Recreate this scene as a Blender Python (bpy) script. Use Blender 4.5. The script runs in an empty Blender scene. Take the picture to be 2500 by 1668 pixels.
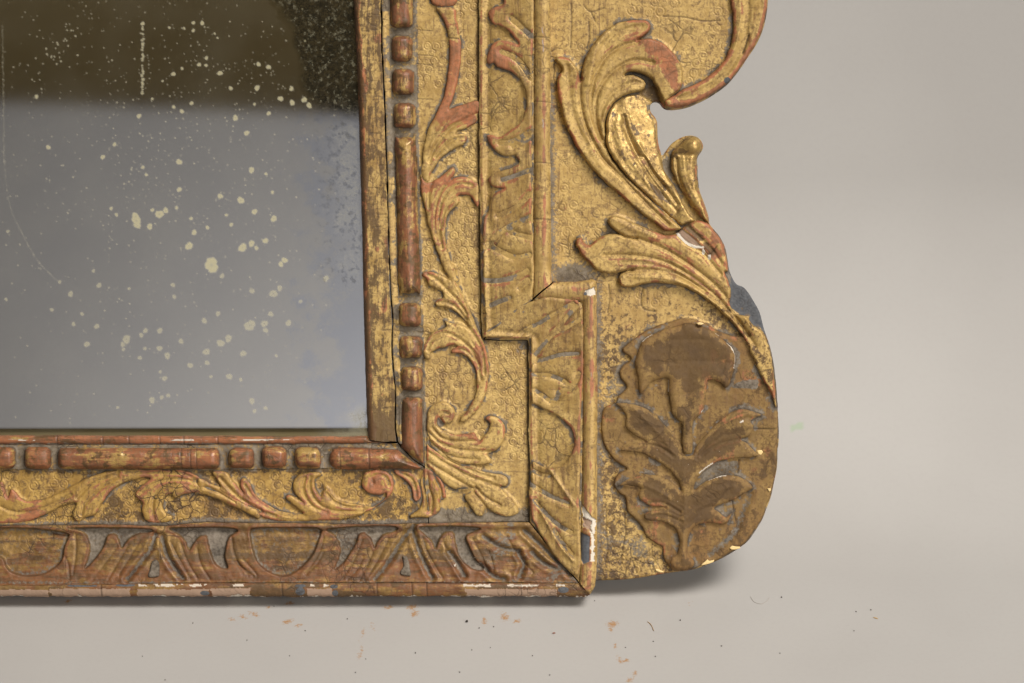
import bpy, math, numpy as np
from mathutils import Matrix, Vector

# ------------------------------------------------------------------ set-up
S = 0.0002                      # metres per drawing unit (frame drawn at 0.2 mm per unit)
LEAN = math.radians(25)         # the mirror leans back on the paper sweep
DIST = 1.39
BACK = -50                      # back of the frame (drawing units below the frieze ground)
M = Matrix.Translation((0, 0, -BACK * S * math.sin(LEAN))) @ Matrix.Rotation(-LEAN, 4, 'X')

def L(px, py, h):               # drawing coordinates -> frame-local metres
    return Vector(((px - 1250) * S, -h * S, (1456 - py) * S))

sc = bpy.context.scene
COL = sc.collection
cam_d = bpy.data.cameras.new('camera')
cam = bpy.data.objects.new('camera', cam_d)
COL.objects.link(cam)
cam.matrix_world = M @ Matrix.Translation((0, -DIST, (1456 - 834) * S)) @ Matrix.Rotation(math.pi / 2, 4, 'X')
cam_d.sensor_width = 36
cam_d.lens = 36 * (DIST - 0.002) / (2500 * S)
cam_d.clip_start = 0.05
cam_d.clip_end = 50
cam_d.dof.use_dof = True
cam_d.dof.focus_distance = DIST - 0.003
cam_d.dof.aperture_fstop = 8
sc.camera = cam

w = bpy.data.worlds.new('World')
sc.world = w
w.use_nodes = True
w.node_tree.nodes['Background'].inputs[0].default_value = (1.0, 0.95, 0.88, 1)
w.node_tree.nodes['Background'].inputs[1].default_value = 0.13

def area(name, loc, target, sx, sy, power, col, spread=180):
    d = bpy.data.lights.new(name, 'AREA')
    d.shape = 'RECTANGLE'
    d.size, d.size_y = sx, sy
    d.energy = power
    d.color = col
    d.spread = math.radians(spread)
    o = bpy.data.objects.new(name, d)
    COL.objects.link(o)
    p = M @ Vector(loc)
    t = M @ Vector(target)
    o.location = p
    o.rotation_euler = (t - p).to_track_quat('-Z', 'Y').to_euler()
    return o

area('softbox_key', (0.72, -1.10, 1.22), (0.05, 0, 0.12), 1.1, 1.1, 5.4, (1.0, 0.965, 0.925), 36)
area('front_fill', (0.95, -1.6, -0.05), (0.0, 0, 0.10), 1.2, 0.9, 2.2, (1.0, 0.985, 0.97), 50)  # added fill light, low in front, to lift the shadow under the frame
area('wall_fill', (0.15, -2.3, -0.75), (-0.1, -2.9, 0.1), 0.8, 0.3, 14.5, (0.99, 0.98, 0.98), 160)  # added light on the wall, so its mirrored grey is brighter low down

vs = sc.view_settings
vs.view_transform = 'Standard'
vs.look = 'None'
vs.exposure = 0.0
vs.gamma = 1.0
vs.use_curve_mapping = False

# ------------------------------------------------------------------ tracing frames (detail sheet -> drawing)
K = 600 / 2350
CR = {'A1': (1300, 0, K), 'A2': (1300, 300, K), 'A3': (1300, 600, K), 'A4': (1300, 1000, K),
      'B1': (850, 0, K), 'B2': (850, 350, K), 'B3': (850, 650, K), 'B4': (950, 950, 550 / 1725),
      'D1': (0, 1030, 600 / 2091), 'D2': (500, 1030, 600 / 2091),
      'E1': (1450, 750, 500 / 2063), 'E2': (1450, 1080, 500 / 2063),
      'F1': (1000, 0, 300 / 1176), 'F2': (1150, 700, 330 / 1294), 'P': (0, 0, 1.0)}

def T(c, *pts):
    ox, oy, k = CR[c]
    return [(ox + x * k, oy + y * k) for x, y in pts]

# ------------------------------------------------------------------ numpy tools
def vnoise(x, y, scale, seed=0):
    rs = np.random.RandomState(seed)
    g = rs.rand(128, 128)
    u, v = x / scale, y / scale
    i, j = np.floor(u).astype(int), np.floor(v).astype(int)
    f, h = u - i, v - j
    f = f * f * (3 - 2 * f); h = h * h * (3 - 2 * h)
    i0, i1, j0, j1 = i % 128, (i + 1) % 128, j % 128, (j + 1) % 128
    return (g[j0, i0] * (1 - f) + g[j0, i1] * f) * (1 - h) + (g[j1, i0] * (1 - f) + g[j1, i1] * f) * h

def fbm(x, y, scale, seed=0, n=4):
    a, t, s = 0, 0, 1.0
    for k in range(n):
        c_, s_ = math.cos(0.6 + 1.1 * k), math.sin(0.6 + 1.1 * k)
        wx = (vnoise(x, y, scale * 0.8, seed + 50) - 0.5) * scale * 0.7 if k == 0 else 0
        a = a + s * vnoise((x + wx) * c_ - y * s_ + 37 * k, (x + wx) * s_ + y * c_ + 91 * k, scale / 2 ** k, seed + k)
        t += s; s *= 0.55
    return a / t

def sstep(a, b, x):
    t = np.clip((x - a) / (b - a), 0, 1)
    return t * t * (3 - 2 * t)

def smooth(pts, closed=True, step=5.0):
    P = np.array(pts, float); n = len(P); out = []
    rng = n if closed else n - 1
    for i in range(rng):
        if closed:
            p0, p1, p2, p3 = P[i - 1], P[i], P[(i + 1) % n], P[(i + 2) % n]
        else:
            p0, p1, p2, p3 = P[max(i - 1, 0)], P[i], P[i + 1], P[min(i + 2, n - 1)]
        k = max(1, int(np.hypot(*(p2 - p1)) / step))
        for t in np.arange(k) / k:
            out.append(0.5 * ((2 * p1) + (-p0 + p2) * t + (2 * p0 - 5 * p1 + 4 * p2 - p3) * t * t + (-p0 + 3 * p1 - 3 * p2 + p3) * t ** 3))
    if not closed:
        out.append(P[-1])
    return np.array(out)

def pdist(X, Y, pl, closed=False):
    """distance and nearest point to a polyline"""
    A = pl if closed else pl[:-1]
    B = np.roll(pl, -1, 0) if closed else pl[1:]
    best = np.full(X.shape, 1e18); nx = np.zeros_like(X); ny = np.zeros_like(Y)
    for (ax, ay), (bx, by) in zip(A, B):
        dx, dy = bx - ax, by - ay
        q = dx * dx + dy * dy + 1e-12
        t = np.clip(((X - ax) * dx + (Y - ay) * dy) / q, 0, 1)
        cx, cy = ax + t * dx, ay + t * dy
        d = (X - cx) ** 2 + (Y - cy) ** 2
        m = d < best
        best[m] = d[m]; nx[m] = cx[m]; ny[m] = cy[m]
    return np.sqrt(best), nx, ny

def inside(X, Y, pl):
    c = np.zeros(X.shape, bool)
    x0, y0 = pl[:, 0], pl[:, 1]
    x1, y1 = np.roll(x0, -1), np.roll(y0, -1)
    for a, b, e, f in zip(x0, y0, x1, y1):
        if b == f: continue
        m = ((b > Y) != (f > Y)) & (X < (e - a) * (Y - b) / (f - b) + a)
        c ^= m
    return c

def sdf(X, Y, pl):
    """signed distance, only exact within 60 units of the outline's box"""
    x0, y0 = pl.min(0) - 60; x1, y1 = pl.max(0) + 60
    m = (X > x0) & (X < x1) & (Y > y0) & (Y < y1)
    D = np.full(X.shape, 1e3); NX = X.copy(); NY = Y.copy()
    if m.any():
        d, nx, ny = pdist(X[m], Y[m], pl, True)
        d[inside(X[m], Y[m], pl)] *= -1
        D[m] = d; NX[m] = nx; NY[m] = ny
    return D, NX, NY

def linedist(X, Y, pl, reach=40):
    x0, y0 = pl.min(0) - reach; x1, y1 = pl.max(0) + reach
    m = (X > x0) & (X < x1) & (Y > y0) & (Y < y1)
    D = np.full(X.shape, 1e3)
    if m.any():
        D[m] = pdist(X[m], Y[m], pl)[0]
    return D

# ------------------------------------------------------------------ materials
class NT:
    def __init__(s, name):
        s.m = bpy.data.materials.new(name); s.m.use_nodes = True
        s.t = s.m.node_tree; s.n = s.t.nodes; s.l = s.t.links
        s.b = s.n['Principled BSDF']
    def put(s, sock, v):
        if isinstance(v, bpy.types.NodeSocket): s.l.new(v, sock)
        elif isinstance(v, (tuple, list)) and sock.type == 'RGBA' and len(v) == 3: sock.default_value = (*v, 1)
        else: sock.default_value = v
    def math(s, op, a, b=0.0, c=None, clamp=False):
        n = s.n.new('ShaderNodeMath'); n.operation = op; n.use_clamp = clamp
        s.put(n.inputs[0], a); s.put(n.inputs[1], b)
        if c is not None: s.put(n.inputs[2], c)
        return n.outputs[0]
    def step(s, lo, hi, x):
        n = s.n.new('ShaderNodeMapRange'); n.interpolation_type = 'SMOOTHSTEP'
        s.put(n.inputs[0], x); n.inputs[1].default_value = lo; n.inputs[2].default_value = hi
        return n.outputs[0]
    def mix(s, f, a, b):
        n = s.n.new('ShaderNodeMix'); n.data_type = 'RGBA'
        s.put(n.inputs[0], f); s.put(n.inputs[6], a); s.put(n.inputs[7], b)
        return n.outputs[2]
    def coord(s, scale=(1, 1, 1)):
        c = s.n.new('ShaderNodeTexCoord'); mp = s.n.new('ShaderNodeMapping')
        s.l.new(c.outputs['Object'], mp.inputs[0]); mp.inputs['Scale'].default_value = scale
        return mp.outputs[0]
    def noise(s, vec, size, detail=3, rough=0.55, dist=0.0):
        n = s.n.new('ShaderNodeTexNoise'); s.l.new(vec, n.inputs['Vector'])
        n.inputs['Scale'].default_value = 1 / (size * S); n.inputs['Detail'].default_value = detail
        n.inputs['Roughness'].default_value = rough; n.inputs['Distortion'].default_value = dist
        return n.outputs[0]
    def attr(s, name):
        a = s.n.new('ShaderNodeAttribute'); a.attribute_name = name
        x = s.n.new('ShaderNodeSeparateColor'); s.l.new(a.outputs['Color'], x.inputs[0])
        return x.outputs

GOLD1, GOLD2 = (0.53, 0.36, 0.125), (0.335, 0.21, 0.065)
def gilt(name, gold1=GOLD1, gold2=GOLD2, patina=(0.17, 0.085, 0.03), patina_amt=0.45, boleb=0.0, bole=(0.36, 0.135, 0.058),
         bole2=(0.22, 0.095, 0.045), crack_size=34, crack_amt=0.5, metal=0.18, rough=0.50, stria=(1, 1, 1), bump=0.6, fleck=0.55, streak=0.6, spec=0.3, grime=0.72):
    k = NT(name)
    v = k.coord()
    big = k.noise(v, 260, 4, 0.6); med = k.noise(v, 42, 5, 0.65); fine = k.noise(v, 8, 3, 0.6)
    st = k.noise(k.coord(stria), 30, 5, 0.7)
    A = k.attr('wear_a'); B = k.attr('wear_b')
    col = k.mix(k.step(0.30, 0.72, med), gold2, gold1)
    pf = k.math('MULTIPLY', k.step(0.42, 0.66, k.math('ADD', k.math('MULTIPLY', big, 0.55), k.math('MULTIPLY', st, 0.45))), patina_amt)
    col = k.mix(pf, col, patina)
    gr = k.noise(v, 15, 6, 0.75)
    gmask = k.math('MULTIPLY', k.step(0.50, 0.60, gr), k.math('ADD', 0.25, k.math('MULTIPLY', k.step(0.38, 0.62, k.noise(v, 110, 3)), 0.75)))
    col = k.mix(k.math('MULTIPLY', gmask, grime), col, (0.15, 0.088, 0.036))
    # rubbed-through clay
    bm = k.math('ADD', k.math('ADD', A[0], boleb), k.math('MULTIPLY', k.math('SUBTRACT', k.math('ADD', k.math('MULTIPLY', med, 0.5), k.math('MULTIPLY', st, 0.5)), 0.5), 2.6))
    bf = k.step(0.40, 0.62, bm)
    col = k.mix(bf, col, k.mix(k.step(0.35, 0.7, st), bole, bole2))
    # flecks of dirt in the grain
    ff = k.math('MULTIPLY', k.step(0.515, 0.60, k.math('ADD', k.math('MULTIPLY', fine, 0.62), k.math('MULTIPLY', med, 0.38))), fleck)
    col = k.mix(ff, col, (0.13, 0.075, 0.035))
    hair_ = k.noise(k.coord((1, 1, 0.10)), 7, 3, 0.6)
    hm = k.math('MULTIPLY', k.math('MULTIPLY', k.step(0.54, 0.64, hair_), k.step(0.40, 0.60, k.noise(v, 120, 3))), streak)
    col = k.mix(hm, col, (0.12, 0.065, 0.03))
    ht = k.noise(k.coord((0.12, 1, 1)), 6, 2, 0.5)
    col = k.mix(k.math('MULTIPLY', k.math('MULTIPLY', k.step(0.56, 0.66, ht), k.step(0.45, 0.62, k.noise(v, 90, 3))), streak * 0.7), col, (0.10, 0.055, 0.03))
    # brown varnish
    wf = k.math('MULTIPLY', k.step(0.36, 0.62, k.math('ADD', B[2], k.math('MULTIPLY', k.math('SUBTRACT', k.math('ADD', k.math('MULTIPLY', st, 0.55), k.math('MULTIPLY', gr, 0.45)), 0.5), 2.8))), k.step(0.0, 0.2, B[2]))
    col = k.mix(k.math('MULTIPLY', wf, 0.88), col, k.mix(med, (0.050, 0.028, 0.014), (0.125, 0.073, 0.028)))
    # bare wood, gesso
    gf = k.step(0.45, 0.55, B[0])
    col = k.mix(gf, col, k.mix(k.step(0.62, 0.78, B[0]), (0.27, 0.18, 0.122), (0.54, 0.48, 0.39)))
    sf = k.step(0.4, 0.6, k.math('ADD', B[1], k.math('MULTIPLY', k.math('SUBTRACT', med, 0.5), 0.6)))
    col = k.mix(sf, col, k.mix(fine, (0.03, 0.033, 0.04), (0.13, 0.13, 0.13)))
    # dust
    df = k.math('MULTIPLY', k.step(0.30, 0.70, k.math('ADD', A[1], k.math('MULTIPLY', k.math('SUBTRACT', fine, 0.5), 1.4))), k.step(0.02, 0.25, A[1]))
    col = k.mix(k.math('MULTIPLY', df, 0.9), col, k.mix(k.step(0.3, 0.7, k.math('ADD', k.math('MULTIPLY', fine, 0.45), k.math('MULTIPLY', med, 0.55))), (0.038, 0.031, 0.024), (0.215, 0.182, 0.142)))
    # craquelure
    vo = k.n.new('ShaderNodeTexVoronoi'); vo.feature = 'DISTANCE_TO_EDGE'
    wv = k.n.new('ShaderNodeVectorMath'); wv.operation = 'MULTIPLY_ADD'
    nz = k.n.new('ShaderNodeTexNoise'); k.l.new(v, nz.inputs['Vector']); nz.inputs['Scale'].default_value = 1 / (25 * S)
    k.l.new(nz.outputs[1], wv.inputs[0]); wv.inputs[1].default_value = (16 * S,) * 3; k.l.new(v, wv.inputs[2])
    k.l.new(wv.outputs[0], vo.inputs['Vector']); vo.inputs['Scale'].default_value = 1 / (crack_size * S)
    cl = k.math('SUBTRACT', 1.0, k.step(0.012, 0.045, vo.outputs[0]))
    vo2 = k.n.new('ShaderNodeTexVoronoi'); vo2.feature = 'DISTANCE_TO_EDGE'
    k.l.new(wv.outputs[0], vo2.inputs['Vector']); vo2.inputs['Scale'].default_value = 1 / (crack_size * 0.42 * S)
    cl2 = k.math('MULTIPLY', k.math('SUBTRACT', 1.0, k.step(0.02, 0.075, vo2.outputs[0])), k.step(0.50, 0.62, k.noise(v, 75, 3)))
    cl = k.math('MAXIMUM', cl, k.math('MULTIPLY', cl2, 0.8))
    cm = k.math('MULTIPLY', k.math('MULTIPLY', cl, k.step(0.50, 0.62, k.noise(v, 150, 2))), crack_amt)
    cf = k.math('MAXIMUM', cm, A[2])
    col = k.mix(cf, col, (0.035, 0.022, 0.014))
    k.put(k.b.inputs['Base Color'], col)
    non = k.math('MAXIMUM', k.math('MAXIMUM', df, gf), k.math('MAXIMUM', sf, cf))
    met = k.math('MULTIPLY', k.math('MULTIPLY', k.math('SUBTRACT', 1.0, non), k.math('SUBTRACT', 1.0, k.math('MULTIPLY', k.math('MAXIMUM', bf, wf), 0.85))), metal)
    k.put(k.b.inputs['Metallic'], met)
    r = k.math('ADD', k.math('ADD', k.math('MULTIPLY', k.math('SUBTRACT', med, 0.5), 0.5), k.math('MULTIPLY', ff, 0.25)), rough)
    r = k.math('ADD', r, k.math('MULTIPLY', non, 0.45), clamp=True)
    k.put(k.b.inputs['Roughness'], r)
    k.b.inputs['Specular IOR Level'].default_value = spec
    bp = k.n.new('ShaderNodeBump'); bp.inputs['Strength'].default_value = bump; bp.inputs['Distance'].default_value = 2.5 * S
    hgt = k.math('ADD', k.math('MULTIPLY', st, 0.7), k.math('MULTIPLY', fine, 0.5))
    hgt = k.math('SUBTRACT', hgt, k.math('MULTIPLY', cm, 0.8))
    k.l.new(hgt, bp.inputs['Height']); k.l.new(bp.outputs[0], k.b.inputs['Normal'])
    return k.m

MG = {
    'ground': gilt('gilding_punched', crack_size=60, crack_amt=0.55, patina_amt=0.3, fleck=0.5),
    'leaf': gilt('gilding_burnished', crack_size=70, crack_amt=0.3, patina_amt=0.35, rough=0.50, metal=0.16, fleck=0.5, bump=0.45, streak=0.45, spec=0.22),
    'shine': gilt('gilding_bright', crack_size=80, crack_amt=0.25, patina_amt=0.35, rough=0.40, metal=0.5, fleck=0.65, bump=0.5, streak=0.4),
    'mould': gilt('gilding_moulding', patina_amt=0.5, crack_size=55, stria=(0.25, 0.25, 2.2), crack_amt=0.45, fleck=0.5),
    'mouldv': gilt('gilding_moulding_upright', patina_amt=0.65, crack_size=55, stria=(2.2, 0.25, 0.25), crack_amt=0.4, fleck=0.5),
    'ridge': gilt('gilding_ridge', boleb=0.12, stria=(2.2, 1, 0.15), crack_size=90, crack_amt=0.4),
    'beadv': gilt('worn_clay_bead_upright', boleb=0.56, bole=(0.25, 0.098, 0.043), bole2=(0.13, 0.055, 0.03), stria=(2.0, 1, 0.3), rough=0.33, crack_amt=0.2),
    'beadh': gilt('worn_clay_bead', boleb=0.58, bole=(0.28, 0.108, 0.047), bole2=(0.14, 0.058, 0.03), stria=(0.3, 1, 2.0), rough=0.33, crack_amt=0.3),
    'low': gilt('gilding_lower_rail', gold1=(0.34, 0.205, 0.06), gold2=(0.17, 0.095, 0.03), patina=(0.075, 0.034, 0.015), patina_amt=0.85, boleb=0.34, bole=(0.19, 0.078, 0.027),
                bole2=(0.075, 0.032, 0.014), stria=(0.35, 1, 2.2), crack_size=45, crack_amt=0.5, metal=0.28),
    'frz': gilt('gilding_lower_frieze', gold1=(0.46, 0.29, 0.08), gold2=(0.31, 0.18, 0.045), crack_size=30, crack_amt=0.8, patina_amt=0.6),
    'brown': gilt('gilding_browned', gold1=(0.27, 0.17, 0.058), gold2=(0.16, 0.095, 0.034), patina_amt=0.75, crack_size=75, crack_amt=0.35, metal=0.12, rough=0.68, spec=0.2, stria=(1.4, 1, 0.5), fleck=0.7),
}
def plain(name, c1, c2, size, rough=0.8):
    k = NT(name); v = k.coord()
    k.put(k.b.inputs['Base Color'], k.mix(k.noise(v, size, 5), c1, c2)); k.b.inputs['Roughness'].default_value = rough
    return k.m
MWOOD = plain('old_dark_wood', (0.02, 0.014, 0.01), (0.06, 0.04, 0.025), 40)

# ------------------------------------------------------------------ mesh builder
ROOT = bpy.data.objects.new('gilt_mirror', None)
COL.objects.link(ROOT)
ROOT.matrix_world = M
ROOT['label'] = 'antique carved giltwood mirror with foxed glass, scrolled ear and thistle, leaning on pale paper'
ROOT['category'] = 'mirror'
NTRI = [0]

MADE = []
def adopt(part, names):
    for o in list(MADE):
        if o.name.split('.')[0] in names and o is not part:
            o.parent = part; MADE.remove(o)

def link(name, me, mat, parent):
    o = bpy.data.objects.new(name, me); COL.objects.link(o)
    o.parent = parent
    me.materials.append(mat)
    if parent is not None: MADE.append(o)
    return o

class F:
    """a carved piece: a height field inside an outline, with wear masks"""
    def __init__(s, pl, res):
        s.pl = pl; s.res = res
        x0, y0 = pl.min(0) - res * 2; x1, y1 = pl.max(0) + res * 2
        gx = np.arange(math.floor(x0 / res), math.ceil(x1 / res) + 1) * res
        gy = np.arange(math.floor(y0 / res), math.ceil(y1 / res) + 1) * res
        X, Y = np.meshgrid(gx, gy)
        s.d, nx, ny = sdf(X, Y, pl)
        out = s.d > 0
        s.keep = s.d < res * 1.5
        m = out & s.keep
        s.near = s.d < 0
        s.X = np.where(m, nx, X); s.Y = np.where(m, ny, Y)
        s.dd = np.maximum(-s.d, 0)
        s.H = np.zeros_like(X)
        s.bole = np.zeros_like(X); s.dust = np.zeros_like(X); s.crack = np.zeros_like(X)
        s.gesso = np.zeros_like(X); s.slate = np.zeros_like(X); s.brown = np.zeros_like(X)
    def groove(s, pts, w, dep, crack=0.0, dust=0.0, taper=True):
        pl = smooth(pts, False, 6)
        d = linedist(s.X, s.Y, pl, w * 4)
        g = np.exp(-(d / w) ** 1.35)
        s.H -= dep * g
        if crack: s.crack = np.maximum(s.crack, crack * np.exp(-(d / max(1.6, w * 0.45)) ** 2))
        if dust: s.dust = np.maximum(s.dust, dust * np.exp(-(d / (w * 0.9)) ** 2))
    def ring(s, cx, cy, r, dep=2.0, ck=0.4):
        i = (np.abs(s.X - cx) < r + 6) & (np.abs(s.Y - cy) < r + 6)
        if not i.any(): return
        q = np.hypot(s.X[i] - cx, s.Y[i] - cy)
        a = np.arctan2(s.Y[i] - cy, s.X[i] - cx)
        rs = np.random.RandomState(int(cx * 7 + cy * 13) % 99991)
        ph = rs.rand() * 6.28
        arc = np.clip(0.45 + 0.8 * np.cos(a - ph), 0.05, 1) * rs.uniform(0.2, 1.0); dep = dep * rs.uniform(0.2, 0.75)
        g = np.exp(-((q - r) / 1.15) ** 2) + 0.7 * np.exp(-((q - r * 0.45) / 1.1) ** 2)
        s.H[i] -= dep * g
        s.crack[i] = np.maximum(s.crack[i], ck * g * arc)
    def build(s, name, mat, parent=ROOT, skirt=None):
        ny, nx = s.X.shape
        near = s.near
        q = (near[:-1, :-1] | near[1:, :-1] | near[:-1, 1:] | near[1:, 1:]) & s.keep[:-1, :-1] & s.keep[1:, :-1] & s.keep[:-1, 1:] & s.keep[1:, 1:]
        idx = np.arange(nx * ny).reshape(ny, nx)
        a = idx[:-1, :-1][q]; b = idx[:-1, 1:][q]; c = idx[1:, 1:][q]; d = idx[1:, :-1][q]
        quads = np.stack([a, d, c, b], 1)          # counter-clockwise seen from the viewer
        used = np.zeros(nx * ny, bool); used[quads.ravel()] = True
        remap = np.cumsum(used) - 1
        quads = remap[quads]
        X, Y, H = s.X.ravel()[used], s.Y.ravel()[used], s.H.ravel()[used]
        wa = np.stack([s.bole, s.dust, s.crack], -1).reshape(-1, 3)[used]
        wb = np.stack([s.gesso, s.slate, s.brown], -1).reshape(-1, 3)[used]
        n = len(X)
        if skirt is not None:
            e = np.concatenate([quads[:, [0, 1]], quads[:, [1, 2]], quads[:, [2, 3]], quads[:, [3, 0]]])
            key = e[:, 0].astype(np.int64) * n + e[:, 1]
            rev = e[:, 1].astype(np.int64) * n + e[:, 0]
            be = e[~np.isin(key, rev)]
            bv = np.unique(be)
            mp = np.full(n, -1); mp[bv] = n + np.arange(len(bv))
            sk = skirt(X[bv], Y[bv]) if callable(skirt) else np.full(len(bv), float(skirt))
            X = np.concatenate([X, X[bv]]); Y = np.concatenate([Y, Y[bv]]); H = np.concatenate([H, np.minimum(sk, H[bv] - 0.5)])
            wa = np.concatenate([wa, wa[bv]]); wb = np.concatenate([wb, wb[bv]])
            quads = np.concatenate([quads, np.stack([be[:, 1], be[:, 0], mp[be[:, 0]], mp[be[:, 1]]], 1)])
        co = np.stack([(X - 1250) * S, -H * S, (1456 - Y) * S], 1).astype(np.float32)
        me = bpy.data.meshes.new(name)
        nv, nf = len(co), len(quads)
        me.vertices.add(nv); me.vertices.foreach_set('co', co.ravel())
        me.loops.add(nf * 4); me.loops.foreach_set('vertex_index', quads.astype(np.int32).ravel())
        me.polygons.add(nf)
        me.polygons.foreach_set('loop_start', np.arange(nf, dtype=np.int32) * 4)
        me.polygons.foreach_set('loop_total', np.full(nf, 4, np.int32))
        me.polygons.foreach_set('use_smooth', np.ones(nf, bool))
        for nm, arr in (('wear_a', wa), ('wear_b', wb)):
            at = me.attributes.new(nm, 'FLOAT_COLOR', 'POINT')
            at.data.foreach_set('color', np.concatenate([np.clip(arr, 0, 1), np.ones((nv, 1))], 1).astype(np.float32).ravel())
        me.update(calc_edges=True); me.validate()
        NTRI[0] += nf * 2
        return link(name, me, mat, parent)

def prof(d, edge):
    t = np.clip(d / edge, 0, 1)
    return np.sqrt(np.maximum(1 - (1 - t) ** 2, 0))

ORN = []          # outlines of everything applied on a ground, for the dust that gathers round it

def leaf(name, pts, base, top, edge, veins=(), mat='leaf', res=2.0, bole=0.1, edgebole=0.55, dust=0.0, brown=0.0, parent=ROOT,
         vein_w=5, vein_d=6, vein_dust=0.25, extra=None, reg=True, sm=True, seed=None, ribs=0.7, vein_crack=0.14):
    pl = smooth(pts) if sm else np.array(pts, float)
    px_, py_ = pl[:, 0].copy(), pl[:, 1].copy()
    pl[:, 0] += (fbm(px_, py_, 16, 201) - 0.5) * 4.5; pl[:, 1] += (fbm(px_, py_, 16, 305) - 0.5) * 4.5
    f = F(pl, res)
    b = base(f.X, f.Y) if callable(base) else base
    sd = abs(hash(name)) % 1 if seed is None else seed
    wob = (fbm(f.X, f.Y, 26, 11 + len(pts)) - 0.5) * 3
    un = fbm(f.X, f.Y, 45, 31 + len(pts))
    f.H = b + top * (0.28 + 0.72 * prof(f.dd, edge * (0.45 + 1.0 * un))) + wob
    for v in veins:
        pp, ww, dp = v if isinstance(v, tuple) and len(v) == 3 and not isinstance(v[0], (int, float)) and isinstance(v[1], (int, float)) else (v, vein_w, vein_d)
        f.groove(pp, ww, dp, crack=vein_crack if dp > 0 else 0, dust=vein_dust if dp > 0 else 0)
        if dp > 0:       # the rubbed crest beside each flute
            d = linedist(f.X, f.Y, smooth(pp, False, 6), ww * 4)
            f.bole += 0.28 * np.exp(-((d - ww * 1.7) / (ww * 0.5)) ** 2)
            f.H += ribs * np.cos(d * 6.283 / 9.5 + 3 * fbm(f.X, f.Y, 50, 15)) * np.exp(-d / 22.0) * sstep(0.35, 0.65, fbm(f.X, f.Y, 40, 16)) * np.clip(f.dd / 6, 0, 1)
    n = fbm(f.X, f.Y, 60, 5 + len(pts))
    f.bole += bole + edgebole * np.exp(-((f.dd - 3.5) / 3.0) ** 2) * sstep(0.35, 0.7, n) + 0.35 * sstep(0.55, 0.75, n)
    f.dust = np.maximum(f.dust, dust)
    f.crack = np.maximum(f.crack, 0.3 * np.exp(-(f.dd / 1.2) ** 2))  # thin dark line along the outline, kept in the crack mask
    f.brown[:] = brown
    if extra: extra(f)
    o = f.build(name, MG[mat], parent, skirt=(lambda x, y: (base(x, y) if callable(base) else np.full(x.shape, float(base))) - 9))
    if reg: ORN.append(pl)
    return o

def gather_dust(f, amount=1.0, reach=13, seed=3):
    n = fbm(f.X, f.Y, 34, seed)
    for pl in ORN:
        x0, y0 = pl.min(0) - 40; x1, y1 = pl.max(0) + 40
        if x1 < f.X.min() or x0 > f.X.max() or y1 < f.Y.min() or y0 > f.Y.max(): continue
        d = sdf(f.X, f.Y, pl)[0]
        r = reach * (0.35 + 1.3 * n)
        f.dust = np.maximum(f.dust, amount * sstep(0.38, 0.64, n) * np.clip(1.15 - np.maximum(d, 0) / r, 0, 1))
        f.H += 4.5 * amount * np.clip(1 - np.maximum(d, 0) / 9, 0, 1) ** 2
        f.crack = np.maximum(f.crack, (0.15 + 0.5 * sstep(0.4, 0.65, n)) * np.exp(-((d - 0.5) / 1.6) ** 2))  # dark line where each outline meets the ground, stored with the cracks

def punch(f, test, pitch, r, seed, drop=0.25, ck=0.42, dep=2.0):
    rs = np.random.RandomState(seed)
    x0, x1, y0, y1 = f.X.min(), f.X.max(), f.Y.min(), f.Y.max()
    row = 0
    P = []
    for y in np.arange(y0, y1, pitch * 0.92):
        for x in np.arange(x0 + (row % 2) * pitch / 2, x1, pitch):
            P.append((x + rs.uniform(-3.5, 3.5), y + rs.uniform(-3.5, 3.5), rs.rand()))
        row += 1
    P = np.array(P)
    ok = P[:, 2] > drop
    ok &= inside(P[:, 0], P[:, 1], f.pl)
    for pl in ORN:
        ok &= sdf(P[:, 0], P[:, 1], pl)[0] > r * 0.7
    for x, y, z in P[ok]:
        if test is None or test(x, y):
            f.ring(x, y, r * (0.85 + 0.3 * z), dep=dep, ck=ck)

def flat(name, pts, hfun, mat, res=2.0, skirt=-40, work=None, parent=ROOT, sm=False, jit=0):
    pl = smooth(pts) if sm else np.array(pts, float)
    if len(pts) < 150:
        q = []
        for a_, b_ in zip(pl, np.roll(pl, -1, 0)):
            m_ = max(1, int(np.hypot(*(b_ - a_)) / 7)); q += [a_ + (b_ - a_) * t_ / m_ for t_ in range(m_)]
        pl = np.array(q); a_, b_ = pl[:, 0].copy(), pl[:, 1].copy()
        pl[:, 0] += (fbm(a_, b_, 26, 401 + jit) - 0.5) * 5; pl[:, 1] += (fbm(a_, b_, 26, 501 + jit) - 0.5) * 5
    f = F(pl, res)
    f.H = hfun(f) if callable(hfun) else np.full(f.X.shape, float(hfun))
    f.H = f.H + (fbm(f.X, f.Y, 30, 77) - 0.5) * 1.6
    if work: work(f)
    return f.build(name, MG[mat] if isinstance(mat, str) else mat, parent, skirt)

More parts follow.
